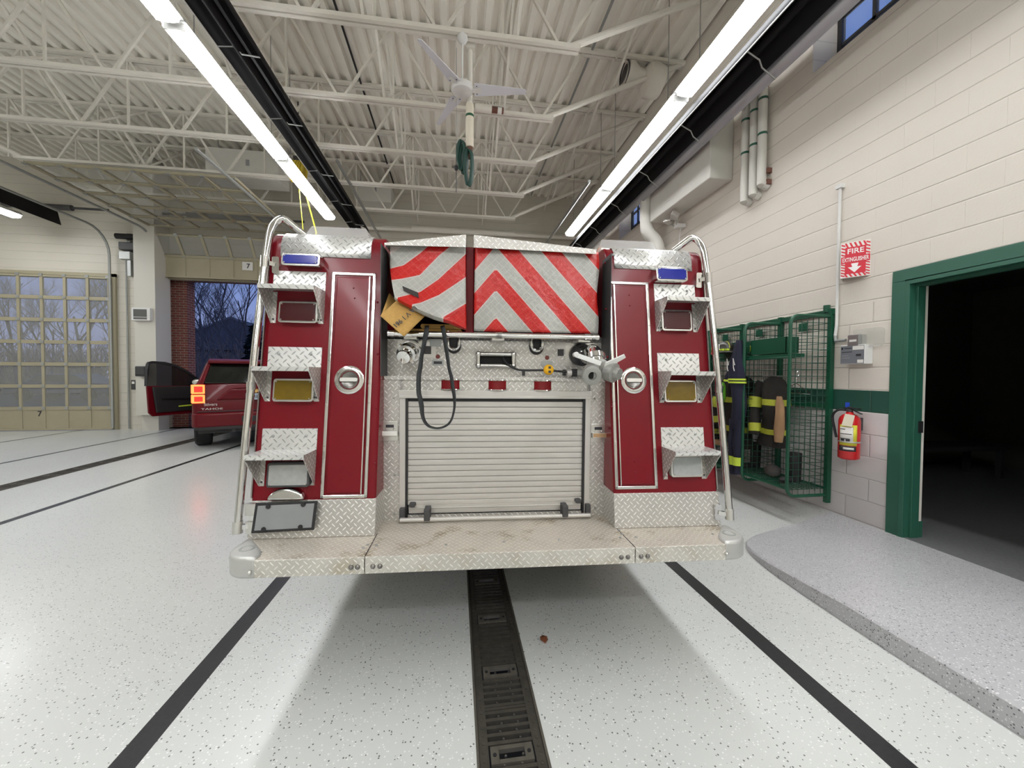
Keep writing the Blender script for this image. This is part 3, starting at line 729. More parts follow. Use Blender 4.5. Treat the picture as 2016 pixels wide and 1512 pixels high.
for px,py in ((862,702),(1077,704)): 
    p=TL(px,py,yu); part(MB().lathe(p,(0,-1,0),[(0,.013),(.008,.012),(.012,.006),(.012,.0)],14),'reflector_button',newmat('dull_red_button',(.16,.03,.02),.5))
# tow loops
for px,py in ((893,677),(1057,680)):
    p=TL(px,py,yu-.02); P=[]
    for x_,z_ in [(-.032,.075),(-.032,.0)]: P.append((p.x+x_,yu-.022,p.z+z_))
    for k in range(1,8):
        a=PI+PI*k/8; P.append((p.x+.032*math.cos(a),yu-.022,p.z+.032*math.sin(a)))
    P+= [(p.x+.032,yu-.022,p.z),(p.x+.032,yu-.022,p.z+.075)]
    o=part(MB().tube(P,.011,10),'tow_loop',M['chrome'])
    part(MB().prism([(p.x+.045*math.cos(2*PI*k/20),p.z-.004+.052*math.sin(2*PI*k/20)) for k in range(20)],yu-.008,yu-.001,'y'),'loop_grommet',M['black'],smooth=40)
# slot with chrome rollers
p=TL(976,709,yu); w,h=.098,.026
sl=part(MB().box(p.x-w+.004,p.x+w-.004,yu-.004,yu+.001,p.z-h+.004,p.z+h-.002),'roller_slot',M['void'],smooth=0)
for z in (-.034,.034): MB().tube([(p.x-w,yu-.018,p.z+z),(p.x+w,yu-.018,p.z+z)],.013,14).build('roller',M['chrome'],sl)
for x in (-.104,.104): MB().tube([(p.x+x,yu-.022,p.z-.034),(p.x+x,yu-.022,p.z+.034)],.014,14).build('roller',M['chrome'],sl)
for x in (-.104,.104):
    for z in (-.034,.034): MB().ball((p.x+x,yu-.02,p.z+z),.019,10).build('roller_end',M['chrome'],sl)
# left outlet: elbow and cap
p=TL(812,690,yu); q=TL(797,697,.37)
e_=MB(); ax=(q-p).normalized()
e_.lathe(p,ax,[(0,.062),(.02,.062),(.02,.052),(.055,.055),(.08,.056),(.085,.050),(.10,.045)],28)
el=part(e_,'outlet_elbow',M['chrome'])
c=MB(); o_=p+ax*.085; axd=Vector((-.18,-.9,-.42)).normalized()
c.lathe(o_,axd,[(0,.052),(.03,.054),(.035,.040),(.05,.038),(.072,.036),(.076,.012),(.08,.001)],28)
for k in range(4):
    a=2*PI*k/4+.5; s1=axd.cross(Vector((0,0,1))).normalized(); s2=axd.cross(s1); c.ball(o_+axd*.018+(s1*math.cos(a)+s2*math.sin(a))*.056,.011,8)
c.build('outlet_cap',M['chrome'],el)
tip=o_+axd*.08
MB().tube(smoothpath([tip,tip+Vector((-.004,-.005,-.05)),TL(786,735,.38),TL(783,752,.40),TL(782,765,.415)],4),.0018,5).build('cap_cord',M['white'],el)
# right outlet: valve collar, chrome elbow and a grey two-way gated wye with white levers
p=TL(1140,698,yu); ax=Vector((.40,-.86,-.1)).normalized(); a0=p
cl=MB().lathe(a0,ax,[(0,.066),(.035,.068),(.037,.055),(.06,.055)],28); vc=part(cl,'outlet_collar',M['dgrey'])
e1=TL(1166,695,.34); 
elb=MB().tube(smoothpath([a0+ax*.05,a0+ax*.09,e1,TL(1172,705,.28)],4),.050,20).lathe(TL(1172,705,.28),(0.05,-.4,-.9),[(-.02,.055),(.01,.058),(.012,.05),(.03,.05)],24); elb.build('chrome_elbow',M['chrome'],vc)
M['wye']=newmat('grey_cast_wye',(.30,.30,.28),.45,.35,noise=.12,nscale=30,bump=.1,bscale=150)
yc0=TL(1172,722,.26)
wy=part(MB().tube(smoothpath([TL(1172,710,.27),TL(1170,722,.25),TL(1164,732,.21),TL(1162,738,.15)],4),[.045]*13 if False else .043,18).tube(smoothpath([TL(1176,716,.26),TL(1186,724,.24),TL(1196,733,.19)],4),.043,18),'gated_wye',M['wye'])
A=TL(1162,737,.17); MB().lathe(A,(0.0,-.97,-.22),[(0,.044),(.01,.050),(.035,.050),(.04,.040),(.04,.022),(.02,.020),(.02,.001)],24).build('wye_outlet',M['wye'],wy)
MB().lathe(A+Vector((0,-.97,-.22))*.022,(0,-.97,-.22),[(0,.018),(.004,.018),(.0041,.0)],18).build('outlet_bore',M['void'],wy)
B=TL(1194,731,.20); MB().lathe(B,(.62,-.75,-.2),[(0,.044),(.02,.050),(.05,.052),(.055,.034),(.08,.030),(.085,.0)],24).build('wye_outlet',M['wye'],wy)
M['lever']=newmat('white_lever',(.66,.66,.64),.4)
MB().bar(TL(1134,699,.22),TL(1183,716,.17),.024,.010,up=(0,1,0)).lathe(TL(1133,698,.23),(0,-1,0),[(-.02,.012),(.02,.014),(.022,.0)],12).build('valve_lever',M['lever'],wy)
MB().prism([(-.02,-.022),(.02,-.020),(.03,-.004),(.085,.035),(.075,.052),(.02,.022),(-.015,.004)],-.005,.005,'z').build('valve_lever',M['lever'],wy,smooth=0).data.transform(basis(TL(1198,715,.16),(1,0,0),(0,-.5,1)))
# hand-line reel cord with yellow ball, clamps and black connector
cd_=part(MB().tube(smoothpath([TL(990,704,yu-.005),TL(998,716,.46),TL(1012,725,.44),TL(1030,729,.43),TL(1075,729,.42),TL(1112,732,.41),TL(1128,734,.40)],6),.0065,8),'black_cord',M['black'])
yb=TL(1080,728,.405); MB().ball(yb,.0305,20).build('ball_stop',M['yellow'],cd_)
for zz in (-.014,.010): MB().box(yb.x+.0-.006,yb.x+.008,yb.y-.0325,yb.y-.026,yb.z+zz-.004,yb.z+zz+.009).build('ball_bolt',M['ink'],cd_,smooth=0)
for px in (1031,1111): q=TL(px,731,.42); MB().box(q.x-.007,q.x+.007,q.y-.012,q.y+.02,q.z-.026,q.z+.010).build('cord_clamp',M['black'],cd_,smooth=0)
q=TL(1116,734,.40); q2=TL(1138,734,.40); MB().tube([q,q.lerp(q2,.4)],.019,16).build('connector_ring',M['alu'],cd_); MB().tube([q.lerp(q2,.4),q2],.023,16).build('connector_boot',M['black'],cd_)
q3=TL(1156,735,.36); MB().tube([q2,q3],.024,16).build('connector_sleeve',M['wye'],cd_)
# --- hose bed: floor, sides, divider, hinged plate lids
hb=MB().box(XL1,XR0,.5,4.6,1.70,1.735).box(XL1,XR0,2.6,2.65,1.735,2.2)
part(hb,'hose_bed_floor',M['void'],smooth=0)
part(MB().box(-.19,-.14,.47,4.6,1.735,2.24),'bed_divider',M['paint'],smooth=0,bevel=.006)
for nm,x0,z0,x1,z1 in (('L',-.632,2.218,-.187,2.284),('R',.565,2.232,-.143,2.284)):
    l=MB(); y0,y1=.40,4.5
    l.hexa([(x0,y0,z0-.006),(x1,y0,z1-.006),(x1,y0,z1),(x0,y0,z0)],[(x0,y1,z0-.006),(x1,y1,z1-.006),(x1,y1,z1),(x0,y1,z0)])
    lz=2.206; l.hexa([(x0,y0-.004,lz),(x1,y0-.004,lz+.008),(x1,y0-.004,z1),(x0,y0-.004,z0)],[(x0,y0,lz),(x1,y0,lz+.008),(x1,y0,z1),(x0,y0,z0)])
    part(l,'bed_lid',M['plate'],smooth=0)
# --- tower trims, narrow doors, latches
def door(x0,x1,z0,z1,latch,side):
    t=.018; d=MB()
    frect(d,x0,x1,z0,z1,0,.002); o=part(d,'side_compartment',M['paint'],smooth=0)
    for a in ((x0,x0+t,z0,z1),(x1-t,x1,z0,z1),(x0,x1,z1-t,z1),(x0,x1,z0,z0+t)):
        s_=MB(); frect(s_,*a,0,.009); s_.build('door_trim',M['chrome'] if side else M['chrome'],o,smooth=0,bevel=.004)
    g=.024; dd=MB(); frect(dd,x0+g+.006,x1-g-.006,z0+g+.004,z1-g-.006,.001,.014); dr=dd.build('door_panel',M['paint'],o,smooth=0,bevel=.004)
    s_=MB(); xx=(x1-g-.006) if side<0 else (x0+g+.006); frect(s_,xx-.003,xx+.003,z0+g,z1-g,.004,.017); s_.build('hinge_rod',M['chrome'],o,smooth=0)
    for px,py in latch[1:]:
        q=Fp(px,py,.014); MB().ball(q,.005,8).build('rivet',M['paint'],dr)
    q=Fp(*latch[0],.014); n=Vector((0,-1,.143)).normalized(); R_=.076
    L=MB().lathe(q-n*.002,n,[(0,R_),(.006,R_),(.009,R_-.006),(.009,R_-.022),(.004,R_-.026),(-.006,R_-.030),(-.006,.001)],36).build('latch_ring',M['chrome'],dr)
    MB().lathe(q,n,[(0,R_-.030),(.010,R_-.038),(.006,R_-.048),(.006,.0)],30).build('latch_cup',M['cup'],L)
    h=MB(); e=[( -.045,-.011),(.045,-.011),(.045,.011),(-.045,.011)]; pl=rrect(-.045,.045,-.010,.010,.006)
    h.M=basis(q+n*.008,(1,0,0),(0,.143,1)); h.prism(pl,0,.009,'z'); h.build('latch_handle',M['steel'],L,smooth=30)
    for k in range(6):
        a=2*PI*k/6+.4; MB().ball(q+n*.009+Vector((math.cos(a)*(R_-.009),0,math.sin(a)*(R_-.009))),.0035,6).build('screw',M['steel'],L)
    N=6
    for k in range(N):
        z=z0+.04+(z1-z0-.08)*k/(N-1)
        for xx in (x0+t/2,x1-t/2): MB().ball((xx,YF(z)-.009,z),.0032,6).build('screw',M['steel'],o)
door(-.918,-.683,.853,2.058,[(688,748),(696,567),(698,587),(672,920),(670,946)],-1)
door(.649,.895,.870,2.060,[(1247,749),(1239,581),(1240,602),(1249,909),(1251,930)],1)
for pts in (((752,500),(743,595),(743,697),(741,803),(738,912)),((1192,518),(1193,608),(1196,703),(1204,801),(1210,904))):
    for p in pts: part(MB().ball(Fp(*p,0),.007,8),'rivet',M['paint'])
# top diamond caps curved over the tower edge
for x0,x1 in ((-1.195,-.715),(.690,1.175)):
    c=MB(); sec=[(YF(2.14),2.14),(YF(2.17),2.17)]
    for k in range(1,6):
        a=PI/2*k/5; sec.append((YF(2.17)+.10*(1-math.cos(a)),2.17+(ZTOP-2.17)*math.sin(a)))
    sec.append((.9,ZTOP))
    o1=[(x,z) for x,z in sec]; off=[]
    c.grid([[(x,y-.004 if z<2.28 else y,z+(.004 if z>2.2 else 0)) for y,z in sec] for x in (x0,x1)])
    cap=part(c,'top_cap_plate',M['bright_plate'],smooth=40,solid=.003,recalc=False)
    for px,py in (((557,484),(726,487)) if x0<0 else ((1207,502),(1349,523))):
        MB().ball(Fp(px,py,.003),.008,8).build('screw',M['galv'],cap)
# light shields (hoods) and warning lamps
M['lens_maroon']=newmat('dark_red_lens',(.055,.003,.006),.2,0,.3,coat=.25)
M['lens_amber']=newmat('amber_lens',(.16,.10,.004),.2,0,.3,coat=.3,noise=.25,nscale=30)
M['lens_clear']=newmat('clear_lens',(.42,.43,.43),.12,.3,coat=1,noise=.2,nscale=35)
M['lens_blue']=newmat('blue_lens',(.004,.012,.26),.15,0,.4,coat=.4,noise=.2,nscale=14)
def hood(xa,xb,zj,name='light_shield'):
    d=.152; zt=zj+.108; zb=zj-.18
    h=MB(); frect(h,xa,xb,zj-.002,zt,0,.004)
    yb=YF(zj); h.box(xa-.0,xb+.0,yb-d,yb,zj-.003,zj+.001); h.box(xa,xb,yb-d-.001,yb-d+.003,zj-.021,zj+.001)
    hd=part(h,name,M['bright_plate'],smooth=0)
    for s,x in ((-1,xa),(1,xb-.003)):
        q=MB().prism([(yb,zj),(yb-d,zj),(yb-d,zj-.021),(YF(zb)-.004,zb),(YF(zb),zb)],x,x+.003,'x')
        xi=x if s<0 else x+.003-.026
        frect(q,xi,xi+.026,zb,zj-.01,.001,.004); q.build('shield_side',M['plate'],hd,smooth=0)
        MB().ball((xi+.013,YF(zb+.02)-.004,zb+.02),.006,8).build('screw',M['dgrey'],hd)
    for x in (xa+.2*(xb-xa),xa+.8*(xb-xa)): MB().ball((x,YF(zj+.07)-.005,zj+.07),.008,8).build('bolt',M['galv'],hd)
def lamp(pa,pb,m,depth,name,house=None,lens_in=.010):
    a,b_=Fp(*pa,depth),Fp(*pb,depth); x0,x1,z0,z1=a.x,b_.x,b_.z,a.z
    h=MB(); fpts(h,rrect(x0,x1,z0,z1,.014),0,depth); hs=part(h,name,house or M['chrome'],smooth=35,bevel=.003)
    l=MB(); fpts(l,rrect(x0+lens_in,x1-lens_in,z0+lens_in,z1-lens_in,.010),depth-.004,depth+.005); ll=l.build('lens',m,hs,smooth=35,bevel=.004,seg=3)
    for sx in (0,1):
        for sz in (0,1):
            x=(x0+.018) if sx==0 else (x1-.018); z=(z0+.016) if sz==0 else (z1-.016)
            MB().ball((x,YF(z)-depth-.005,z),.004,6).build('screw',M['steel'],hs)
lamp((554,497),(629,524),M['lens_blue'],.065,'blue_warning_lamp'); lamp((1292,524),(1355,554),M['lens_blue'],.065,'blue_warning_lamp')
for xa,xb in ((-1.222,-.950),(.930,1.186)):
    for zj in (1.945,1.528,1.100): hood(xa,xb,zj)
lamp((549,592),(624,636),M['lens_maroon'],.035,'red_warning_lamp'); lamp((1302,609),(1364,652),M['lens_maroon'],.035,'red_warning_lamp')
lamp((538,745),(616,791),M['lens_amber'],.035,'amber_warning_lamp'); lamp((1307,748),(1373,792),M['lens_amber'],.035,'amber_warning_lamp')
lamp((526,911),(608,959),M['lens_clear'],.035,'clear_reversing_lamp',M['dgrey']); lamp((1320,896),(1385,939),M['lens_clear'],.035,'clear_reversing_lamp',M['steel'])
# glints of the painted outer corners, put in as thin bright steel strips
for x,s in ((XL0,-1),(XR1,1)): part(MB().hexa([(x-.003,YF(.86)-.002,.86),(x+.003,YF(.86)-.002,.86),(x+.003,YF(2.15)-.002,2.15),(x-.003,YF(2.15)-.002,2.15)],[(x-.003,YF(.86)+.02,.86),(x+.003,YF(.86)+.02,.86),(x+.003,YF(2.15)+.02,2.15),(x-.003,YF(2.15)+.02,2.15)]),'corner_glint',M['steel'],smooth=0)
# grab rails
for s in (-1,1):
    XR=lambda z: s*(1.290-.040*(z-.73)/1.47)
    P=[(XR(.735),YF(.735)-.035,.735),(XR(1.4),YF(1.4)-.045,1.4),(XR(2.15),YF(2.15)-.035,2.15),(XR(2.3),.455,2.30)]
    x=XR(2.3)
    for k in range(1,8):
        a=PI*.62*k/7; P.append((x-s*.045*(1-math.cos(a)),.46+.03*math.sin(a),2.30+.058*math.sin(a)))
    P.append((x-s*.135,.54,ZTOP+.006))
    rl=part(MB().tube(smoothpath(P[:4],3)[:-1]+[Vector(p) for p in P[3:]],.0185,14),'grab_rail',M['chrome'])
    MB().tube([(XR(.7),YF(.735)-.036,.705),(XR(.76),YF(.735)-.033,.765)],.023,14).build('rail_socket',M['steel'],rl)
    MB().tube([(XR(2.06),YF(2.08)-.037,2.06),(XR(2.12),YF(2.08)-.036,2.12)],.022,14).build('rail_collar',M['chrome'],rl)
    MB().tube([(XR(1.43),YF(1.43)-.045,1.41),(XR(1.43),YF(1.43)-.045,1.45)],.022,14).build('rail_collar',M['chrome'],rl)
    for z in (.74,2.08):
        xx=1.215 if z<1 else 1.19
        MB().prism(rrect(s*xx,s*(xx+.036),z-.045,z+.045,.008),YF(z)-.022,YF(z)+.002,'y').build('rail_bracket',M['chrome'],rl,smooth=30)
        MB().bar((s*(xx+.02),YF(z)-.02,z),(XR(z),YF(z)-.035,z-.01 if z<1 else z+.01),.018,.022).build('bracket_arm',M['chrome'],rl,smooth=0)
# glass topped light bars behind the top edges
M['clearplastic']=newmat('clear_light_cover',(.86,.86,.86),.08,0,.5,alpha=.30)
for (a,b_) in (((590,449),(731,474)),((1176,477),(1303,498))):
    A,B=TL(*a,.62),TL(*b_,.62); x0,x1=A.x,B.x; z0=ZTOP+.004; z1=z0+.105
    m_=part(MB().box(x0+.02,x1-.02,.60,.64,z0,z0+.022).box(x0+.03,x1-.03,.62,.80,z0,z0+.008),'rail_base',M['steel'],smooth=0)
    t=MB(); q=lambda y,i,z:[(x0+i,y,z),(x1-i,y,z)]
    lo=[(x0,.62,z0),(x1,.62,z0),(x1,.84,z0),(x0,.84,z0)]; hi=[(x0+.045,.67,z1),(x1-.045,.67,z1),(x1-.045,.80,z1),(x0+.045,.80,z1)]
    t.hexa(lo,hi); part(t,'deck_light_cover',M['clearplastic'],smooth=0,bevel=.01)
    part(MB().box(x1-.20 if x0<0 else x0+.03,x1-.06 if x0<0 else x0+.08,.69,.76,z0,z0+.06),'beacon',M['lens_red'] if x0<0 else newmat('orange_beacon',(.5,.15,.03),.3),smooth=0,bevel=.01)
# plate holder bottom left
pts=[Fp(504,990,.03),Fp(626,986,.03),Fp(619,1043,.035),Fp(495,1050,.035)]
def quadslab(name,P,th,m,parent,r=.0,**k):
    P=[Vector(p) for p in P]; n=(P[1]-P[0]).cross(P[3]-P[0]).normalized()
    if n.y>0: n=-n
    return MB().hexa([p+n*th for p in P],P).build(name,m,parent,smooth=0,**k)
ph=quadslab('registration_plate_holder',pts,.006,M['black'],truck,bevel=.006)
def lerp4(P,u,v): return (Vector(P[0]).lerp(P[1],u)).lerp(Vector(P[3]).lerp(P[2],u),v)
inn=[lerp4(pts,.05,.09)+Vector((0,-.006,0)),lerp4(pts,.955,.07)+Vector((0,-.006,0)),lerp4(pts,.955,.9)+Vector((0,-.006,0)),lerp4(pts,.05,.9)+Vector((0,-.006,0))]
quadslab('blank_plate',inn,.002,newmat('dull_plate_grey',(.27,.28,.285),.4,.3,noise=.15,nscale=8),ph)
for u_,v_ in ((.22,.12),(.78,.09),(.20,.86),(.78,.85)):
    q=lerp4(pts,u_,v_)+Vector((0,-.010,0)); MB().lathe(q,(0,-1,0),[(0,.011),(.004,.011),(.0042,.0)],12).build('plate_screw',M['black'],ph)
for px,py in ((497,1000),(498,1035)): 
    q=Fp(px,py,.0); part(MB().box(q.x-.02,q.x+.03,YF(q.z)-.03,YF(q.z),q.z-.03,q.z+.03),'holder_bracket',M['steel'],smooth=0)
q=Fp(563,975,.03); pl=MB(); 
half=[(math.cos(PI*k/14),math.sin(PI*k/14)) for k in range(15)]
fpts(pl,[(q.x+.088*c_,q.z-.022+.055*s_) for c_,s_ in half],0,.04); plo=part(pl,'plate_lamp',M['chrome'],smooth=50,bevel=.014,seg=3)
# side bracket bottom right
# --- hose bed covers
def cover_mat():
    m=newmat('chevron_vinyl',(.5,.5,.47),.4,0,.35,coat=.22); nt=m.node_tree; p=nt.nodes['Principled BSDF']; p.inputs['Coat Roughness'].default_value=.15
    a=nt.nodes.new('ShaderNodeAttribute'); a.attribute_name='stripe'
    fr=mth(nt,'MULTIPLY',a.outputs['Fac'],.5); fr=mth(nt,'FRACT',fr); isred=mth(nt,'LESS_THAN',fr,.5)
    e1=mth(nt,'FRACT',a.outputs['Fac']); edge=mth(nt,'LESS_THAN',mth(nt,'MINIMUM',e1,mth(nt,'SUBTRACT',1,e1)),.03)
    u,v=uvxy(nt)
    d1_=mth(nt,'FRACT',mth(nt,'MULTIPLY',mth(nt,'ADD',u,v),22)); d2_=mth(nt,'FRACT',mth(nt,'MULTIPLY',mth(nt,'SUBTRACT',u,v),22))
    ln=mth(nt,'MAXIMUM',mth(nt,'LESS_THAN',d1_,.09),mth(nt,'LESS_THAN',d2_,.09))
    t=nt.nodes.new('ShaderNodeTexCoord'); nz=noise(nt,t.outputs['Object'],8,4)
    wc=mixc(nt,nz,(.31,.31,.285),(.40,.40,.37)); wc=mixc(nt,mth(nt,'MULTIPLY',ln,.5),wc,(.52,.51,.47))
    rc=mixc(nt,nz,(.40,.006,.005),(.52,.012,.009)); rc=mixc(nt,mth(nt,'MULTIPLY',ln,.25),rc,(.60,.12,.10))
    c=mixc(nt,isred,wc,rc); c=mixc(nt,edge,c,(.50,.43,.40)); nt.links.new(c,p.inputs['Base Color'])
    n1=noise(nt,t.outputs['Object'],24,3); bb=nt.nodes.new('ShaderNodeBump'); bb.inputs['Strength'].default_value=.55; bb.inputs['Distance'].default_value=.012
    nt.links.new(n1,bb.inputs['Height']); nt.links.new(bb.outputs[0],p.inputs['Normal']); nt.links.new(bb.outputs[0],p.inputs['Coat Normal'])
    return m
M['chev']=cover_mat()
# right cover
I,J=44,30; rows_=[];vals=[]
for j in range(J+1):
    v=j/J; row=[]
    for i in range(I+1):
        u=i/I; px=935+(1178-935)*u-2*v+ (0 if u<.98 else 2*math.sin(v*9)); ytop=488+9*u; ybot=652+ (5*u)
        py=ytop+(ybot-ytop)*v
        y=.445-.035*math.sin(v*PI*.5)-.010*math.sin(u*7+v*3)*v+.006*math.sin(u*17-v*5)*v
        y-= .02*math.sin(PI*u)
        P_=TL(px,py,y); row.append(P_)
        kx=abs(px-976); s_=(py-439+(-1.13)*kx*(1+.0006*kx) +1.13*0)
        bnd=[-1000,347,393,439,485,531,573,622,672,760]
        yy=py-1.15*kx+ (12*math.sin(PI*min(1,kx/150.))*(1-v)*0)
        # stripe index from apex heights
        edges=[255,300,347,393,440,486,528,572,624,675]; 
        import bisect
        k=bisect.bisect(edges,yy)-1; k=max(0,min(k,len(edges)-2)); f_=(yy-edges[k])/(edges[k+1]-edges[k])
        vals.append(k+f_)
    rows_.append(row)
cv=MB().grid(rows_); rc=cv.build('chevron_cover',M['chev'],truck,smooth=60,weld=False,recalc=False,attr={'stripe':vals},solid=.004)
# left cover, loose and lifted at its lower edge
def colbnd(px):
    xs=[768,795,827,864,917]; T_=[[500,529,553,590,612,642],[483,522,549,583,603,650],[455,498,543,575,597,640],[430,466,504,549,582,628],[400,432,462,499,547,596]]
    for i in range(4):
        if px<=xs[i+1] or i==3:
            t=(px-xs[i])/(xs[i+1]-xs[i]); return [a+(b_-a)*t for a,b_ in zip(T_[i],T_[i+1])]
rows_=[];vals=[]; J=36
def botL(u):   # lower edge of the flap in the picture plane at x
    pts=[(0,584),(.1,590),(.32,604),(.55,618),(.75,628),(.92,641),(1,646)]
    for a,b_ in zip(pts,pts[1:]):
        if u<=b_[0]: t=(u-a[0])/(b_[0]-a[0]); return a[1]+(b_[1]-a[1])*t
    return pts[-1][1]
for j in range(J+1):
    v=j/J; row=[]
    for i in range(I+1):
        u=i/I; lx=768-1*v+ (10*max(0,(v-.35)/.65)**1.6); rx=917+(3*max(0,v-.6)); px=lx+(rx-lx)*u
        yt=484; yb_=botL(u); py=yt+(yb_-yt)*v
        lift=(1-u)*.9+.1
        y=.44-.02*v-.15*(v**2.2)*lift-.03*math.sin(PI*u)*v+.006*math.sin(8*u+6*v)
        row.append(TL(px,py,y)); bn=colbnd(px); yy=py
        if yy<bn[0]: s_=yy/bn[0]*1.0-0+0
        elif yy>=bn[-1]: s_=6+min(.99,(yy-bn[-1])/60)
        else:
            for k in range(5):
                if bn[k]<=yy<bn[k+1]: s_=k+1+(yy-bn[k])/(bn[k+1]-bn[k]); break
        vals.append(s_+0)
    rows_.append(row)
# rolled hem
n0=len(rows_)
for q_,(dy,dz) in enumerate(((-.010,-.012),(.004,-.026),(.03,-.028))):
    row=[]
    for i in range(I+1):
        P_=rows_[n0-1][i]; row.append(P_+Vector((0,dy,dz*(.4+.6*math.sin(PI*min(1,i/I+.05)))))); vals.append(vals[(n0-1)*(I+1)+i])
    rows_.append(row)
vals=[v_ if v_ >0 else .3 for v_ in vals]
cv=MB().grid(rows_); lc=cv.build('chevron_cover',M['chev'],truck,smooth=60,weld=False,recalc=False,attr={'stripe':vals},solid=.004)
# dark tag on the left cover
quadslab('cover_tag',[TL(792,563,.325),TL(823,576,.325),TL(825,587,.325),TL(795,573,.325)],.003,newmat('black_tag',(.02,.015,.015),.6),lc)
# ================================================================== THINGS ON THE TRUCK
def tthing(name,label,cat,**k): return thing(name,label,cat,TO,tR.transposed().to_euler(),**k)
# loop of black webbing
wl=[(660,-60,60),(655,0,62),(632,120,62),(625,200,48),(600,350,40),(580,480,50),(555,600,56),(550,700,56),(553,850,56),(572,930,58),(590,1030,56),(604,1120,44),(628,1200,32),(665,1262,26),(730,1305,20),(820,1327,14)]
wr=[(820,1327,14),(900,1315,18),(965,1275,22),(1010,1210,24),(1035,1130,26),(1047,1050,30),(1048,980,34),(1038,890,44),(1018,780,48),(1000,640,46),(970,520,42),(948,380,46),(925,240,50),(905,120,52),(885,0,58),(868,-60,60)]
sp=tthing('webbing_strap','long loop of black webbing hanging from under the left chevron cover','strap')
rib=[[],[]]
seq=[(x,y,w) for x,y,w in wl]+[(x,y,w) for x,y,w in wr[1:]]
for i,(x,y,w) in enumerate(seq):
    t=i/(len(seq)-1); Y=.345-.05*math.sin(PI*t) if 0<i<len(seq)-1 else .40
    left=i<len(wl)-2
    if i in (len(wl)-2,len(wl)-1,len(wl)):
        a=(740+x/6.873,650+(y-w*.5)/6.873); b_=(740+x/6.873,650+(y+w*.5)/6.873)
    else:
        a=(740+x/6.873,650+y/6.873); b_=(740+(x+w)/6.873,650+y/6.873)
    if i>len(wl): pass
    tw=.02*(1-min(1,w/60))
    pa=TL(*a,Y-tw/2); pb=TL(*b_,Y+tw/2)
    if i==len(wl)-1: pa,pb=TL(a[0],a[1],Y-.012),TL(b_[0],b_[1],Y+.012)
    if i in (len(wl)-2,): pa,pb=TL(b_[0],b_[1],Y+.01),TL(a[0],a[1],Y-.01)
    if i==len(wl)-1: pa,pb=pb,pa
    rib[0].append(pa); rib[1].append(pb)
mid=[(a+b_)/2 for a,b_ in zip(*rib)]
# rebuild as a smooth ribbon: centre line plus half-width vectors
hw=[]
for i,(a,b_) in enumerate(zip(*rib)):
    t=(mid[min(i+1,len(mid)-1)]-mid[max(i-1,0)]).normalized(); sv=Vector((0,-1,0)).cross(t).normalized()
    w=seq[i][2]/6.873*.00285/1.0; d=(sv*math.cos(math.acos(min(1,w/.0255)))+Vector((0,1,0))*math.sin(math.acos(min(1,w/.0255))))*.0127
    hw.append(d)
cm=smoothpath(mid,4); ch_=smoothpath(hw,4)
MB().grid([[c_-d_ for c_,d_ in zip(cm,ch_)],[c_+d_ for c_,d_ in zip(cm,ch_)]]).build('webbing_loop',M['web'],sp,smooth=60,solid=.002,recalc=False)
# fold of ochre fire hose
hz=tthing('fire_hose','fold of ochre fire hose with black stencilled letters poking out under the left cover','fire hose')
ap=TL(751,620,.26); bp=TL(797,661,.24); a1=TL(792,582,.34); b1=TL(846,613,.36); a2=TL(766,578,.47); b2=TL(812,628,.50)
def hl(e0,e1,e2):   # front end -> fold -> back end
    P=[]
    for k in range(6): P.append(e1.lerp(e0,1-k/5*.93))
    f0=P[-1]; f2=e0+(e2-e0)*.10
    P[-1]=e0+(e1-e0)*.07; P.append(e0+((e1-e0).normalized()+(e2-e0).normalized())*-.006); P.append(f2)
    for k in range(1,6): P.append(f2.lerp(e2,k/5))
    return P
A_=[a1.lerp(ap,k/5*.93) for k in range(6)]+[ap+(ap-a1).normalized()*.004,ap+(a2-ap)*.10]+[ap.lerp(a2,.1+.9*k/5) for k in range(1,6)]
B_=[b1.lerp(bp,k/5*.93) for k in range(6)]+[bp+(bp-b1).normalized()*.004,bp+(b2-bp)*.10]+[bp.lerp(b2,.1+.9*k/5) for k in range(1,6)]
A_=smoothpath(A_,3); B_=smoothpath(B_,3)
rows_=[]
for k in range(13):
    t=k/12; bul=math.sin(PI*t)
    rows_.append([a.lerp(b_,t)+Vector((0,-.006*bul,0)) for a,b_ in zip(A_,B_)])
MB().grid(rows_).build('hose_fold',M['hose'],hz,smooth=60,solid=.009,recalc=False)
p_,q_=TL(773,648,.255),TL(824,602,.30); tx_=(p_-q_).normalized(); cen=p_.lerp(q_,.5)+Vector((0,-.022,0))
text('stencil_letters','LA V 1 961',.034,M['ink'],hz,basis(cen,tx_,Vector((0,-1,0)).cross(tx_)),bold=.0006,ext=.0005)
# flat stack of hose lying in the bed below the cover
for k,(z,nm) in enumerate(((1.737,'lowest'),(1.766,'upper'))):
    hh=tthing('fire_hose','flat ochre hose lying in the dark bed under the left cover, %s layer'%nm,'fire hose')
    MB().prism(rrect(-.60 if k==0 else -.45,-.21,z,z+.026,.012),.50,2.2,'y').build('hose_layer',M['hose'],hh,smooth=40)
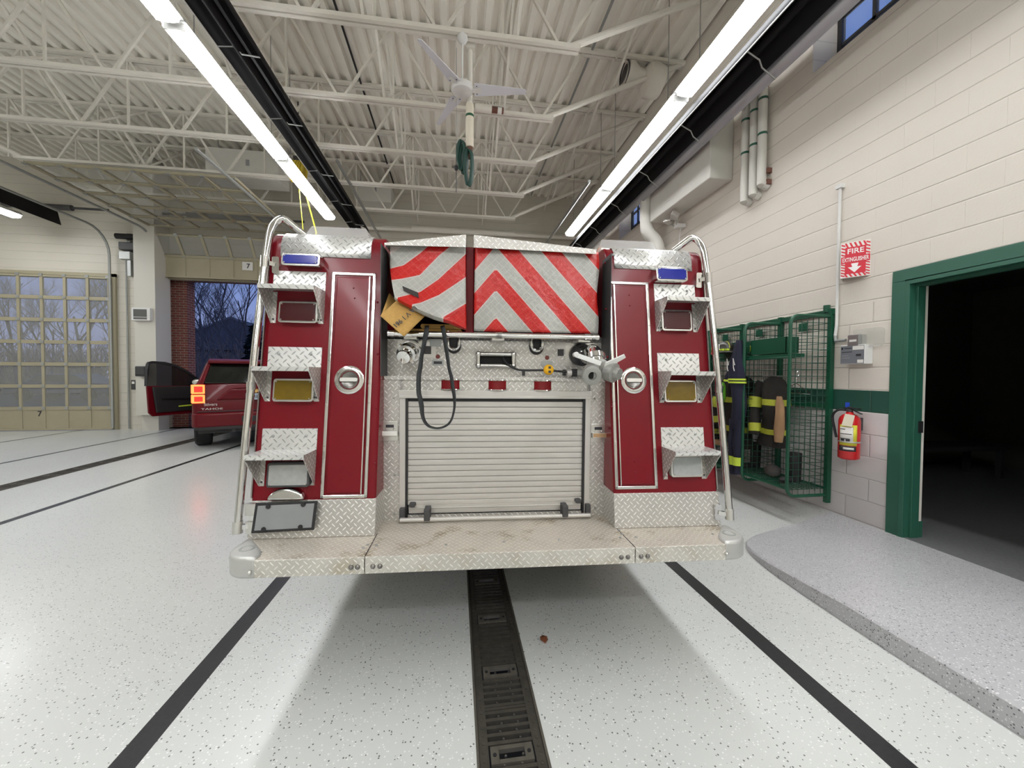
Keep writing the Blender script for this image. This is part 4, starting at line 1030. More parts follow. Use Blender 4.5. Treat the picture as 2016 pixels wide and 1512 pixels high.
# ================================================================== CEILING THINGS
hub=Vector((.066,4.858,5.03))
fan=thing('ceiling_fan','white three-bladed ceiling fan hanging from a cream roof joist','ceiling fan')
MB().lathe((hub.x,hub.y,5.70),(0,0,-1),[(0,.03),(.02,.062),(.06,.066),(.10,.045),(.12,.014)],24).build('canopy',M['white'],fan)
MB().tube([(hub.x,hub.y,5.60),(hub.x,hub.y,5.12)],.013,10).build('down_rod',M['white'],fan)
MB().lathe((hub.x,hub.y,5.13),(0,0,-1),[(0,.03),(.03,.05),(.045,.11),(.065,.135),(.11,.138),(.135,.12),(.15,.06),(.155,.001)],30).build('motor_housing',M['white'],fan)
M['blade']=newmat('fan_blade_white',(.70,.71,.76),.4)
for k in range(3):
    a=math.radians(-6+120*k); c_,s_=math.cos(a),math.sin(a)
    bm_=MB(); bm_.M=Matrix.Translation(hub)@Matrix.Rotation(a,4,'Z')@Matrix.Rotation(math.radians(-14),4,'X')
    bm_.prism([(.15,-.085),(.78,-.030),(.80,.0),(.78,.035),(.15,.085)],-.004,.004,'z'); bl=bm_.build('blade',M['blade'],fan,smooth=0)
    ir=MB(); ir.M=bm_.M; ir.box(.08,.24,-.03,.03,-.016,-.008); ir.build('blade_iron',M['white'],bl,smooth=0)
    for (x,y) in ((.18,-.05),(.18,.05),(.21,0)): 
        sc=MB(); sc.M=bm_.M; sc.ball((x,y,-.008),.007,6); sc.build('screw',M['dgrey'],bl)
# exhaust pole and green hose
pl=thing('exhaust_drop_pipe','cream insulated drop pipe behind the ceiling fan with a dark green band','pipe')
A=Vector((.165,5.02,5.66))
MB().tube([A+Vector((0,0,.0)),A+Vector((0,0,-.72))],.034,12).build('upper_pipe',M['cream'],pl)
MB().tube([A+Vector((0,0,-.70)),A+Vector((0,0,-1.24))],.052,14).build('pipe_sleeve',newmat('pipe_sleeve_cream',(.66,.60,.49),.6),pl)
MB().tube([A+Vector((0,0,-.83)),A+Vector((0,0,-.86))],.0545,14).build('green_band',M['green'],pl)
MB().tube([A+Vector((0,0,-1.24)),A+Vector((.01,0,-1.38))],[.035,.022],10).build('pipe_end',newmat('rusty_fitting',(.12,.05,.03),.7),pl)
MB().box(A.x-.06,A.x+.06,A.y-.06,A.y+.02,5.64,5.76).build('clamp_box',M['cream'],pl,smooth=0)
gh=thing('hose_loop','dark green flat hose hung in narrow loops from the drop pipe','hose')
M['ghose']=newmat('dark_green_hose',(.006,.045,.032),.6,noise=.2,nscale=40)
for k,(x0,x1,zt,zb,y) in enumerate(((.02,.10,4.46,4.12,5.00),(.055,.125,4.42,4.09,5.03),(.11,.19,4.34,3.92,4.97))):
    P=[(x1-.02,y,zt)]; 
    P=[(x1,y,zt-.05),(x1-.01,y,zt),((x0+x1)/2,y,zt+.03),(x0+.01,y,zt-.03),(x0,y+.01,(zt+zb)/2),(x0+.02,y+.02,zb+.05),((x0+x1)/2,y+.02,zb),(x1-.01,y+.01,zb+.06),(x1+.005,y,(zt+zb)/2),(x1,y,zt-.05)]
    P=smoothpath(P,4); MB().grid([[p+Vector((-.022,-.022,0)) for p in P],[p+Vector((.022,.022,0)) for p in P]]).build('hose_coil',M['ghose'],gh,smooth=60,solid=.012,recalc=False)
rd=thing('pull_cord','thin dark hanging pull rod with a black knob beside the green hose loops','cord')
MB().tube([(-.005,5.02,4.46),(-.005,5.02,3.84)],.006,6).build('rod',M['dgrey'],rd); MB().ball((-.005,5.02,4.15),.028,10,(1,1,1.3)).build('knob',M['black'],rd)
MB().tube([(-.005,5.02,4.46),(-.005,5.02,5.66)],.0025,4).build('wire',M['galv'],rd)
ip=thing('insulated_pipe','short cream insulated pipe with a brown and white label on the second joist','pipe')
a,b_=at(935,211,'y',6.14),at(968,216,'y',6.14); c2=at(991,219,'y',6.14)
MB().tube([a,b_],.062,14).build('pipe_lagging',M['cream'],ip); MB().tube([b_,c2],.045,12).build('label_band',newmat('brown_label',(.14,.05,.03),.6),ip)
MB().tube([b_.lerp(c2,.5),b_.lerp(c2,.85)],.048,12).build('white_label',M['label_white'],ip)
MB().box(a.x-.02,c2.x,a.y-.02,6.19,a.z+.04,a.z+.055).build('hanger_strap',M['cream'],ip,smooth=0)
# conduits along the deck
for nm,lab,pts in (('conduit','dark thin conduit running up the deck left of the ceiling fan',[(-1.75,3.2,ZC-.10),(-1.75,11.3,ZC-.10)]),('conduit','cream pipe running along the deck right of the ceiling fan',[(.75,-4,ZC-.10),(.75,11.3,ZC-.10)]),('conduit','galvanised conduit running along the deck near the right wall',[(2.2,-4,ZC-.1),(2.2,11.3,ZC-.1)])):
    o=MB().tube(pts,.018 if 'dark' in lab else .022,8).build(nm,M['black'] if 'dark' in lab else (M['cream'] if 'cream' in lab else M['galv'])); tag(o,lab,'conduit')
# boxy units at the far end
for lab,(x0,x1,y0,y1,z0,z1) in (('larger white box shaped ventilation unit hung over the red vehicle',(-5.5,-4.0,9.45,10.05,5.90,6.5)),('smaller white box shaped ventilation unit hung near the truck left tower',(-2.62,-1.70,10.5,11.0,6.0,6.45))):
    u_=thing('ventilation_unit',lab,'ventilation unit',group='ventilation units')
    MB().box(x0,x1,y0,y1,z0,z1).build('unit_casing',M['duct_white'],u_,smooth=0,bevel=.01)
    MB().box(x0+.55*(x1-x0),x0+.6*(x1-x0),y0-.01,y0,z0+.25,z0+.38).build('louvre',M['grey'],u_,smooth=0)
    for x in (x0+.1,x1-.1): MB().tube([(x,(y0+y1)/2,z1),(x,(y0+y1)/2,ZC-.05)],.008,5).build('hanger_rod',M['galv'],u_)
# yellow hose reel
yr=thing('air_hose_reel','yellow coiled air hose hung beside the left strip lights','hose reel')
c0=Vector((-3.10,8.2,5.50))
for k in range(5):
    P=[(c0.x-.10+.05*k+.025*math.sin(2*t*PI/20),c0.y+.12*math.cos(2*PI*t/20),c0.z+(.19)*math.sin(2*PI*t/20)) for t in range(20)]
    MB().tube(P,.024,8,closed=True).build('hose_coil',newmat('yellow_hose',(.62,.46,.03),.5) if k==0 else bpy.data.materials['yellow_hose'],yr)
MB().box(c0.x-.08,c0.x+.10,c0.y-.05,c0.y+.05,c0.z+.17,c0.z+.28).tube([(c0.x,c0.y,c0.z+.2),(c0.x,c0.y,6.86)],.012,6).build('reel_bracket',M['dgrey'],yr,smooth=0)
M['ycord']=newmat('yellow_cord',(.70,.68,.03),.5)
for lab,p,q in (('thin pale yellow cord hanging down behind the truck left tower',(587,352,8.2),(597,455,7.9)),('thicker bright yellow cord hanging down behind the truck left tower',(594,352,8.2),(623,458,7.9))):
    A=at(p[0],p[1],'y',p[2]); B=at(q[0],q[1],'y',q[2])
    E_=TO+tR.transposed()@Vector((-1.0 if 'thin ' in lab else -.9,3.4,2.30)); o=MB().tube([A,A.lerp(B,.5)+Vector((0,0,-.01)),B]+smoothpath([B,B+Vector((.1,-.3,-.45)),B.lerp(E_,.55)+Vector((0,0,-.35)),E_],5)[1:],.008 if 'thin ' in lab else .014,6).build('power_cord',M['ycord']); tag(o,lab,'cord')
# pipe above the far wall and door rails already stand there: a cream sprinkler main
o=MB().tube([at(700,447,'y',11.2),at(1165,470,'y',11.2)],.055,12).build('sprinkler_pipe',M['cream']); tag(o,'thick cream pipe running level across the far wall above the truck','pipe')
# exhaust fan in the roof corner
xf=thing('exhaust_fan','cream round exhaust fan unit with cone in the roof corner at right','exhaust fan')
c0=at(1262,150,'x',3.15)
MB().lathe((c0.x-.30,c0.y,c0.z),(1,0,-.12),[(0,.16),(.02,.20),(.10,.21),(.22,.15),(.32,.14),(.40,.26),(.52,.27),(.66,.24)],28).build('fan_body',M['cream'],xf)
MB().lathe((c0.x-.31,c0.y,c0.z),(1,0,-.12),[(0,.001),(.0,.14)],20,caps=False).build('fan_mouth',M['dgrey'],xf)
MB().tube([(c0.x-.3+.0,c0.y+.19*math.cos(2*PI*k/24),c0.z+.19*math.sin(2*PI*k/24)) for k in range(24)],.012,6,closed=True).build('rim',M['dgrey'],xf)
MB().box(c0.x+.05,c0.x+.09,c0.y-.1,c0.y-.06,c0.z,6.86).build('support',M['galv'],xf,smooth=0)
# ================================================================== RIGHT WALL THINGS
# insulated box duct
dc=thing('box_duct','white lagged rectangular duct with a drop box on the right wall','duct')
bx=MB(); bx.hexa([(3.50,4.95,4.27),(WX-.002,4.95,4.27),(WX-.002,4.95,5.15),(3.50,4.95,4.78)],[(3.50,6.62,4.30),(WX-.002,6.62,4.30),(WX-.002,6.62,5.15),(3.50,6.62,4.80)])
bx.build('drop_box',M['duct_white'],dc,smooth=0,bevel=.012)
MB().box(3.50,WX-.002,4.96,5.65,4.75,5.40).build('riser',M['duct_white'],dc,smooth=0,bevel=.01)
# three insulated pipes with elbows
lab=['nearest','middle','farthest']
for k,(py_,zb) in enumerate(((1501,3.88),(1485,3.82),(1468,3.80))):
    y=at(py_,300,'x',3.78).y; p=thing('insulated_pipe','cream lagged vertical pipe on the right wall, %s of the three'%lab[k],'pipe',group='lagged pipes on the right wall')
    x=3.775
    MB().tube(smoothpath([(WX-.005,y,5.62),(x+.03,y,5.62),(x,y,5.5),(x,y,5.0),(x,y,zb+.10),(x+.015,y,zb+.03),(x+.085,y,zb)],4),.052,14).build('lagged_pipe',M['duct_white'],p)
    for z in (zb+.62,zb+1.05): MB().tube([(x,y,z),(x,y,z+.03)],.0535,14).build('green_band',M['green_frame'],p)
br=MB().box(WX-.06,WX,4.27,4.30,4.02,4.08).box(WX-.06,WX,4.27,4.30,3.88,3.94).build('pipe_clip',newmat('rust_brown',(.16,.07,.05),.7)); tag(br,'small rusty clips beside the foot of the lagged pipes','bracket')
# round exhaust duct with bend, high behind the truck
rdp=thing('round_duct','fat white round duct bending down behind the right grab rail','duct')
P=[at(1302,402,'x',3.52),at(1303,440,'x',3.50),at(1311,462,'x',3.52),at(1324,486,'x',3.58),at(1332,520,'x',3.60)]
P[0].y=P[1].y=P[2].y=P[3].y=P[4].y=6.75
P=[Vector((3.50,6.75,4.95)),Vector((3.50,6.75,4.35)),Vector((3.53,6.72,4.15)),Vector((3.64,6.66,3.98)),Vector((3.68,6.62,3.75)),Vector((3.68,6.62,3.2))]
MB().tube(smoothpath(P,4),.115,20).build('bent_pipe',M['duct_white'],rdp)
MB().tube(smoothpath([(3.68,6.62,3.82),(3.68,6.62,3.2),(3.685,6.62,3.05),(3.72,6.62,2.97),(WX-.02,6.62,2.95)],4),.125,20).build('collar_pipe',M['duct_white'],rdp)
MB().tube(smoothpath([(3.50,6.75,4.95),(3.50,6.75,5.15),(3.60,6.75,5.25),(WX-.02,6.75,5.25)],4),.085,16).build('upper_pipe',M['duct_white'],rdp)
MB().bar((3.7,6.66,3.35),(WX-.003,6.66,3.35),.03,.03).build('wall_bracket',M['galv'],rdp)
# twin emergency light
el=thing('emergency_light','small silver twin floodlight on the wall under the white duct','light')
q=at(1330,432,'x',3.70)
MB().box(3.70,WX,q.y-.05,q.y+.05,q.z-.14,q.z-.08).build('mount',M['white'],el,smooth=0)
for dx,dy in ((-.04,-.12),(.0,.12)):
    h=MB(); h.M=Matrix.Translation((3.68+dx,q.y+dy,q.z))@Matrix.Rotation(.5,4,'Y')@Matrix.Rotation(dy*3,4,'Z'); h.hexa([(-.09,-.08,-.05),(-.09,.08,-.05),(-.09,.08,.05),(-.09,-.08,.05)],[(.04,-.05,-.035),(.04,.05,-.035),(.04,.05,.035),(.04,-.05,.035)]); hh=h.build('lamp_head',M['alu'],el,smooth=0,bevel=.006)
    MB().bar((3.70,q.y+dy*.3,q.z-.10),(3.68+dx,q.y+dy,q.z-.03),.015).build('lamp_arm',M['galv'],el)
MB().tube(smoothpath([(3.80,q.y,q.z-.14),(3.80,q.y+.05,q.z-.35),(3.84,q.y+.1,q.z-.6)],4),.008,6).build('cable',M['white'],el)
# ---- conduit down to the control boxes
cn=thing('wall_conduit','white thin conduit dropping down the right wall to the grey switch box','conduit')
Pc=[at(1653,374,'x',WX-.03),at(1653,380,'x',WX-.03),at(1652,640,'x',WX-.03),at(1649,665,'x',WX-.03)]
yy=3.385
MB().tube([(WX-.025,yy,3.42),(WX-.025,yy,2.02),(WX-.028,yy+.01,1.91)],.0135,10).build('conduit_pipe',M['white'],cn)
MB().box(WX-.05,WX,yy-.03,yy+.03,3.40,3.44).build('conduit_clamp',M['white'],cn,smooth=0)
MB().tube(smoothpath([(WX-.028,yy+.01,1.92),(WX-.03,yy+.0,1.865),(WX-.05,yy-.03,1.862),(WX-.05,yy-.12,1.862)],4),.014,10).build('conduit_elbow',M['galv'],cn)
X=WX-.09
sb=thing('switch_box','small brown-grey switch box in a clear cover above the detector box','switch')
a,b_=at(1669,660,'x',X),at(1690,681,'x',X)
MB().box(X,WX,b_.y,a.y,b_.z,a.z).build('box_body',M['galv'],sb,smooth=0,bevel=.004)
MB().box(X-.004,X,b_.y+.004,a.y-.004,b_.z+.004,a.z-.004).build('box_face',newmat('brown_grey_face',(.17,.145,.14),.5),sb,smooth=0)
m_=(a+b_)/2; MB().box(X-.006,X-.004,m_.y-.035,m_.y+.03,m_.z-.012,m_.z+.008).build('box_label',M['label_white'],sb,smooth=0)
cv_=MB().prism(rrect(b_.y-.19,a.y-.02,b_.z-.01,a.z+.05,.03),WX-.055,WX-.048,'x'); cv_.build('clear_cover',newmat('clear_plastic_cover',(.6,.6,.55),.15,0,.5,alpha=.35),sb,smooth=30)
db=thing('detector_box','grey labelled gas detector box on the right wall above the extinguisher','control box')
a,b_=at(1655,681,'x',X),at(1702,716,'x',X)
MB().box(X,WX,b_.y,a.y,b_.z,a.z).build('box_body',M['white'],db,smooth=0,bevel=.004)
F_=MB().box(X-.004,X,b_.y+.006,a.y-.006,b_.z+.006,a.z-.006).build('box_face',newmat('slate_face',(.17,.18,.20),.5),db,smooth=0)
def onface(name,u0,u1,v0,v1,m):   # u from left (far) to right (near), v from top
    MB().box(X-.0055,X-.004,a.y+(b_.y-a.y)*u1,a.y+(b_.y-a.y)*u0,b_.z+(a.z-b_.z)*(1-v1),b_.z+(a.z-b_.z)*(1-v0)).build(name,m,F_,smooth=0)
onface('paper_label',.53,.97,.06,.26,M['label_white']); onface('paper_label',.73,.96,.78,.95,M['label_white']); onface('display',.67,.87,.48,.60,M['ink']); 
onface('printed_line',.18,.48,.14,.19,M['ink']); onface('printed_line',.08,.5,.34,.38,M['ink']); onface('printed_line',.08,.35,.54,.57,M['grey']); onface('printed_line',.08,.42,.66,.69,M['grey']); onface('logo_mark',.06,.13,.12,.22,M['navy'])
# ---- extinguisher sign, V-shaped
sg=thing('fire_extinguisher_sign','red and white FIRE EXTINGUISHER sign with a down arrow above the extinguisher','sign')
pA=at(1715,474,'x',WX); pB=at(1656,480,'x',WX-.13); pC=Vector((WX,3.30,0)); zt_,zb_=2.80,2.462
pA=Vector((WX,pA.y,0)); pB=Vector((WX-.13,pB.y,0))
MB().hexa([(pA.x,pA.y,zb_),(pB.x,pB.y,zb_),(pB.x,pB.y,zt_),(pA.x,pA.y,zt_)],[(pA.x+.0,pA.y+.006,zb_),(pB.x+.004,pB.y+.006,zb_),(pB.x+.004,pB.y+.006,zt_),(pA.x,pA.y+.006,zt_)]).hexa([(pB.x,pB.y,zb_),(pC.x,pC.y+.06,zb_),(pC.x,pC.y+.06,zt_),(pB.x,pB.y,zt_)],[(pB.x+.006,pB.y,zb_),(pC.x,pC.y+.05,zb_),(pC.x,pC.y+.05,zt_),(pB.x+.006,pB.y,zt_)]).build('sign_board',newmat('sign_white',(.80,.77,.73),.4),sg,smooth=0)
W_=(pA-pB).length; H_=zt_-zb_; ex=(pA-pB).normalized(); nn=ex.cross(Vector((0,0,1))).normalized()
if nn.y>0: nn=-nn
M['signred']=newmat('sign_red',(.62,.012,.035),.35)
def sgm(u,v,off): return Vector((pB.x,pB.y,zb_))+ex*(u*W_)+Vector((0,0,v*H_))+nn*off
def spoly(name,pts,off,m):
    v=[sgm(u,w,off) for u,w in pts]; MB().add(v,[tuple(range(len(v)))]).build(name,m,sg,smooth=0,recalc=False,solid=.0008)
spoly('red_field',[(.15,.10),(.85,.10),(.85,.41),(.985,.41),(.985,.60),(.85,.60),(.85,.86),(.15,.86),(.15,.60),(.015,.60),(.015,.41),(.15,.41)],.0016,M['signred'])
def stripes(u0,u1,v0,v1,n,vert):
    for k in range(n):
        if vert:
            h=(v1-v0)/n; z=v0+h*k; P_=[(u0,z+h*.55),(u0,z+h*1.0),(u1,z+h*.55),(u1,z+h*.1)]
        else:
            w=(u1-u0)/n; x=u0+w*k; P_=[(x+w*.05,v1),(x+w*.5,v1),(x+w*1.0,v0),(x+w*.55,v0)]
        P_=[(u,min(max(w_,v0),v1)) for u,w_ in P_]
        spoly('border_stripe',P_,.0016,M['signred'])
stripes(.015,.15,.02,.41,5,True); stripes(.015,.15,.60,.97,4,True); stripes(.85,.985,.02,.41,5,True); stripes(.85,.985,.60,.97,4,True)
stripes(.12,.88,.86,.985,5,False); stripes(.12,.88,.015,.10,5,False)
wt=newmat('sign_letter_white',(.85,.84,.82),.4)
text('sign_word','FIRE',H_*.20,wt,sg,basis(sgm(.5,.735,.003),ex,(0,0,1)),sx=1.0,bold=.0010)
text('sign_word','EXTINGUISHER',H_*.165,wt,sg,basis(sgm(.5,.50,.003),ex,(0,0,1)),sx=.50,bold=.0008)
spoly('arrow',[(.36,.39),(.61,.39),(.57,.29),(.71,.29),(.48,.13),(.25,.29),(.40,.29)],.003,wt)
# ---- fire extinguisher
fe=thing('fire_extinguisher','red fire extinguisher with yellow label and cream tag on the right wall','fire extinguisher')
cx=WX-.115; cy=at(1672,850,'x',cx).y; zb=at(1672,904,'x',cx).z; zt=zb+.44; rr=.083
MB().lathe((cx,cy,zb),(0,0,1),[(0,.06),(.01,.078),(.02,rr),(.37,rr),(.40,.076),(.425,.055),(.44,.03),(.455,.028)],32).build('cylinder',M['red'],fe)
MB().lathe((cx,cy,zb+.45),(0,0,1),[(0,.026),(.03,.026),(.035,.018),(.055,.018)],14).build('valve',M['dgrey'],fe)
MB().box(cx-.02,cx+.02,cy-.09,cy+.05,zb+.485,zb+.497).build('lever_handle',M['black'],fe,smooth=0,bevel=.003); MB().bar((cx,cy-.02,zb+.478),(cx,cy-.11,zb+.445),.022,.006).build('carry_handle',M['dgrey'],fe)
MB().box(cx-.012,cx+.008,cy+.01,cy+.035,zb+.495,zb+.545).build('seal_tag',newmat('blue_seal',(.02,.08,.55),.5),fe,smooth=0)
MB().tube(smoothpath([(cx,cy+.03,zb+.47),(cx-.03,cy+.09,zb+.465),(cx-.02,cy+.15,zb+.40),(cx-.03,cy+.12,zb+.28),(cx-.045,cy+.085,zb+.20)],5),.011,8).build('hose',M['black'],fe)
def curved(name,a0,a1,z0,z1,r,m,par):
    n=10; MB().grid([[ (cx+r*math.cos(math.radians(a0+(a1-a0)*k/n)),cy+r*math.sin(math.radians(a0+(a1-a0)*k/n)),z) for k in range(n+1)] for z in (z0,z1)]).build(name,m,par,smooth=60,solid=.0006)
curved('yellow_label',165,262,zb+.14,zb+.335,rr+.0012,newmat('label_yellow',(.72,.66,.05),.5),fe)
curved('white_label',168,240,zb+.165,zb+.315,rr+.0024,M['label_white'],fe)
for k in range(3): curved('label_print',172,(200,232,220)[k],zb+.29-.045*k,zb+.297-.045*k,rr+.0034,M['ink'],fe)
for a0 in (176,204): curved('label_print',a0,a0+20,zb+.180,zb+.205,rr+.0034,M['ink'],fe)
curved('maker_band',165,258,zb+.085,zb+.135,rr+.0012,M['ink'],fe); curved('maker_strip',190,245,zb+.10,zb+.12,rr+.0022,M['label_white'],fe)
MB().lathe((cx,cy,zb+.165),(0,0,1),[(0,rr+.003),(.014,rr+.003)],32,caps=False).build('strap',M['alu'],fe,solid=.002)
tg=MB(); n0=Vector((-.75,-.66,0)).normalized(); t0=Vector((0,0,1)).cross(n0); o_=Vector((cx,cy,zb+.43))+n0*.085+t0*-.015
tg.hexa([o_+t0*-.045+Vector((0,0,-.10))+n0*.012,o_+t0*.03+Vector((0,0,-.11))+n0*.012,o_+t0*.05,o_+t0*-.02+Vector((0,0,.012))],[p+n0*.002 for p in [o_+t0*-.045+Vector((0,0,-.10))+n0*.012,o_+t0*.03+Vector((0,0,-.11))+n0*.012,o_+t0*.05,o_+t0*-.02+Vector((0,0,.012))]])
tg.build('inspection_tag',newmat('cream_tag',(.68,.62,.48),.7),fe,smooth=0)
MB().box(cx+.05,WX,cy-.03,cy+.03,zb+.28,zb+.40).build('wall_hook',M['dgrey'],fe,smooth=0)
# ================================================================== GEAR RACKS (green wire lockers)
rk=thing('gear_rack','green wire mesh gear rack with curved side panels on the right wall','gear rack')
XF=3.35; ys=[3.43,4.05,4.67,5.29,5.91]; Z0,Z1=.27,2.12
def wirepanel(pf,u0,u1,z0,z1,du,dz,r,m,name,parent):
    mb=MB(); u=u0+du
    while u<u1-.01: mb.tube([pf(u,z0),pf(u,z1)],r,4,caps=False); u+=du
    z=z0+dz
    while z<z1-.01: mb.tube([pf(u0,z),pf(u1,z)],r,4,caps=False); z+=dz
    return mb.build(name,m,parent,smooth=0,weld=False)
M['gwire']=newmat('green_wire',(.005,.055,.03),.4)
for k,y in enumerate(ys):
    R_=.09
    P=[(WX-.03,y,Z0),(XF+R_,y,Z0)]
    for j in range(1,6): a=PI/2*j/6; P.append((XF+R_-R_*math.sin(a),y,Z0+R_-R_*math.cos(a)))
    P+= [(XF,y,Z0+R_),(XF,y,Z1-R_)]
    for j in range(1,6): a=PI/2*j/6; P.append((XF+R_-R_*math.cos(a),y,Z1-R_+R_*math.sin(a)))
    P+= [(XF+R_,y,Z1),(WX-.03,y,Z1)]
    sp_=MB().tube(P,.017,8).build('side_frame',M['green'],rk)
    wirepanel(lambda u,z: (u,y,z),XF,WX-.04,Z0,Z1,.066,.0685,.0034,M['gwire'],'side_mesh',sp_)
    MB().box(WX-.06,WX-.012,y-.02,y+.02,Z0-.08,Z1+.08).build('wall_post',M['green'],sp_,smooth=0)
    if k<len(ys)-1:
        y2=ys[k+1]
        wirepanel(lambda u,z: (WX-.045,u,z),y,y2,Z0,Z1,.066,.0685,.003,M['gwire'],'back_mesh',rk)
        MB().box(XF+.04,XF+.20,y+.03,y2-.03,1.70,1.735).build('top_shelf',M['green'],rk,smooth=0)
        MB().tube([(XF+.05,y,1.70),(XF+.05,y2,1.70)],.014,6).build('shelf_rail',M['green'],rk)
        MB().tube([(XF+.25,y,1.50),(XF+.25,y2,1.50)],.010,6).build('hanging_rod',M['steel'],rk)
        lb=MB(); y+=.06; lb.box(XF+.05,XF+.20,y+.04,y2-.04,1.745,1.75).box(XF+.05,XF+.056,y+.04,y2-.04,1.75,1.915).box(XF+.19,XF+.20,y+.04,y2-.04,1.75,1.915).box(XF+.05,XF+.20,y+.04,y+.046,1.75,1.915).box(XF+.05,XF+.20,y2-.046,y2-.04,1.75,1.915); y-=.06
        lb.build('lock_box',M['green'],rk,smooth=0)
        MB().tube([(XF+.02,y,Z0+.07),(XF+.02,y2,Z0+.07)],.014,6).tube([(WX-.06,y,Z0+.07),(WX-.06,y2,Z0+.07)],.014,6).build('shelf_rail',M['green'],rk)
        mb=MB(); u=y+.025
        while u<y2: mb.tube([(XF+.02,u,Z0+.075),(WX-.06,u,Z0+.075)],.0035,4,caps=False); u+=.028
        v_=XF+.07
        while v_<WX-.06: mb.tube([(v_,y,Z0+.07),(v_,y2,Z0+.07)],.0035,4,caps=False); v_+=.06
        mb.build('bottom_shelf',M['gwire'],rk,smooth=0,weld=False)
        nb=MB().box(WX-.055,WX-.05,(y+y2)/2-.05,(y+y2)/2+.05,2.0,2.09); nb.build('number_plate',M['green'],rk,smooth=0)
tp=MB().box(WX-.05,WX-.012,3.40,5.95,2.14,2.19).build('top_rail',M['green'],rk,smooth=0)
MB().tube([(WX-.05,3.47,2.17),(WX-.05,3.47,2.24)],.03,10).build('rail_cap',M['green'],rk)
MB().box(WX-.05,WX-.012,3.43,5.91,1.17,1.21).build('middle_rail',M['green'],rk,smooth=0)
# hangers in the nearest bay
def hanger(name,lab,c,dy,z):
    t=thing(name,lab,'hanger',group='wire clothes hangers')
    MB().tube(smoothpath([c+Vector((0,0,.10)),c+Vector((.02,0,.13)),c+Vector((.03,0,.09)),c+Vector((0,0,.05)),c],3)+[c+Vector((0,-dy,-.11)),c+Vector((0,dy,-.11)),c],.0035,5).build('wire',M['chrome'],t)
hanger('clothes_hanger','silver wire hanger on the near rod of the first bay, closest to the side panel',Vector((XF+.25,3.60,1.43)),.17,0)
hanger('clothes_hanger','silver wire hanger beside the tan glove in the first bay',Vector((XF+.25,3.70,1.43)),.15,0)
# garments
def garment(name,lab,cat,c,secs,mat,stripes=(),sleeves=(),group=None,rough=.012,seed=1):
    """c: top centre, secs: (dz, half width y, half depth x)"""
    rnd=random.Random(seed); t=thing(name,lab,cat,group=group)
    N=20; ph=[rnd.random()*6 for _ in range(4)]
    secs2=[]
    for i in range(len(secs)-1):
        for j in range(4):
            q=j/4; secs2.append(tuple(a+(b_-a)*q for a,b_ in zip(secs[i],secs[i+1])))
    secs2.append(secs[-1])
    def ring(dz,hy,hx,off=0):
        R_=[]
        for k in range(N+1):
            a=2*PI*k/N; w=1+.10*math.sin(3*a+ph[0]+dz*4)+.07*math.sin(7*a+ph[1]-dz*6)
            R_.append((c.x+(hx+off)*w*math.cos(a)+.01*math.sin(dz*9+ph[2]),c.y+(hy+off)*w*math.sin(a)+.012*math.sin(dz*7+ph[3]),c.z+dz))
        return R_
    MB().grid([ring(*s_) for s_ in secs2]).build('body_cloth',mat,t,smooth=70)
    for z0,z1,m in stripes:
        def rad(z):
            for a,b_ in zip(secs,secs[1:]):
                if b_[0]<=z<=a[0]:
                    q=(a[0]-z)/(a[0]-b_[0]); return a[1]+(b_[1]-a[1])*q,a[2]+(b_[2]-a[2])*q
            return secs[-1][1:]
        MB().grid([ring(z,*rad(z),.004) for z in (z0,(z0+z1)/2,z1)]).build('reflective_band',m,t,smooth=70)
    for s_ in sleeves:
        pts,r0,r1,bands=s_; P=smoothpath([Vector(c)+Vector(p) for p in pts],4); n=len(P)
        MB().tube(P,[r0+(r1-r0)*i/(n-1)+.006*math.sin(i*1.7) for i in range(n)],12).build('sleeve',mat,t,smooth=70)
        for b0,b1,m in bands:
            i0,i1=int(b0*(n-1)),max(int(b0*(n-1))+1,int(b1*(n-1))); MB().tube([P[i] for i in range(i0,i1+1)],[r0+(r1-r0)*i/(n-1)+.010 for i in range(i0,i1+1)],12,caps=False).build('reflective_band',m,t,smooth=70)
    return t
LM=M['lime']
M['yellowband']=newmat('dull_yellow_band',(.46,.50,.05),.6,noise=.2,nscale=30)
garment('turnout_coat','charcoal turnout coat with dull yellow bands hanging in the nearest rack bay','coat',Vector((3.60,3.88,1.50)),[(0,.04,.04),(-.05,.12,.08),(-.15,.16,.10),(-.5,.15,.10),(-.80,.18,.11)],M['char'],[(-.33,-.26,M['yellowband']),(-.66,-.60,M['yellowband'])],
 [([(0,.15,-.08),(-.06,.20,-.25),(-.10,.17,-.5),(-.12,.14,-.68)],.075,.055,[(.40,.55,M['yellowband']),(.82,.97,M['yellowband'])])],seed=2)
garment('tan_gloves','pair of long tan leather gloves hanging beside the charcoal coat','gloves',Vector((3.50,3.70,1.28)),[(0,.03,.02),(-.1,.05,.03),(-.35,.06,.035),(-.5,.04,.03)],M['tan'],seed=4)
garment('turnout_coat','charcoal turnout coat with yellow bands in the second rack bay','coat',Vector((3.58,4.42,1.52)),[(0,.04,.04),(-.05,.17,.10),(-.12,.21,.13),(-.5,.20,.14),(-.92,.22,.15)],M['char'],[(-.36,-.29,M['yellowband']),(-.72,-.65,M['yellowband'])],
 [([(0,.15,-.08),(-.10,.19,-.25),(-.16,.20,-.5),(-.16,.18,-.66)],.075,.055,[(.45,.6,M['yellowband']),(.82,.97,M['yellowband'])]),([(0,-.15,-.08),(-.12,-.19,-.25),(-.16,-.18,-.5)],.07,.055,[(.6,.8,M['yellowband'])])],seed=5)
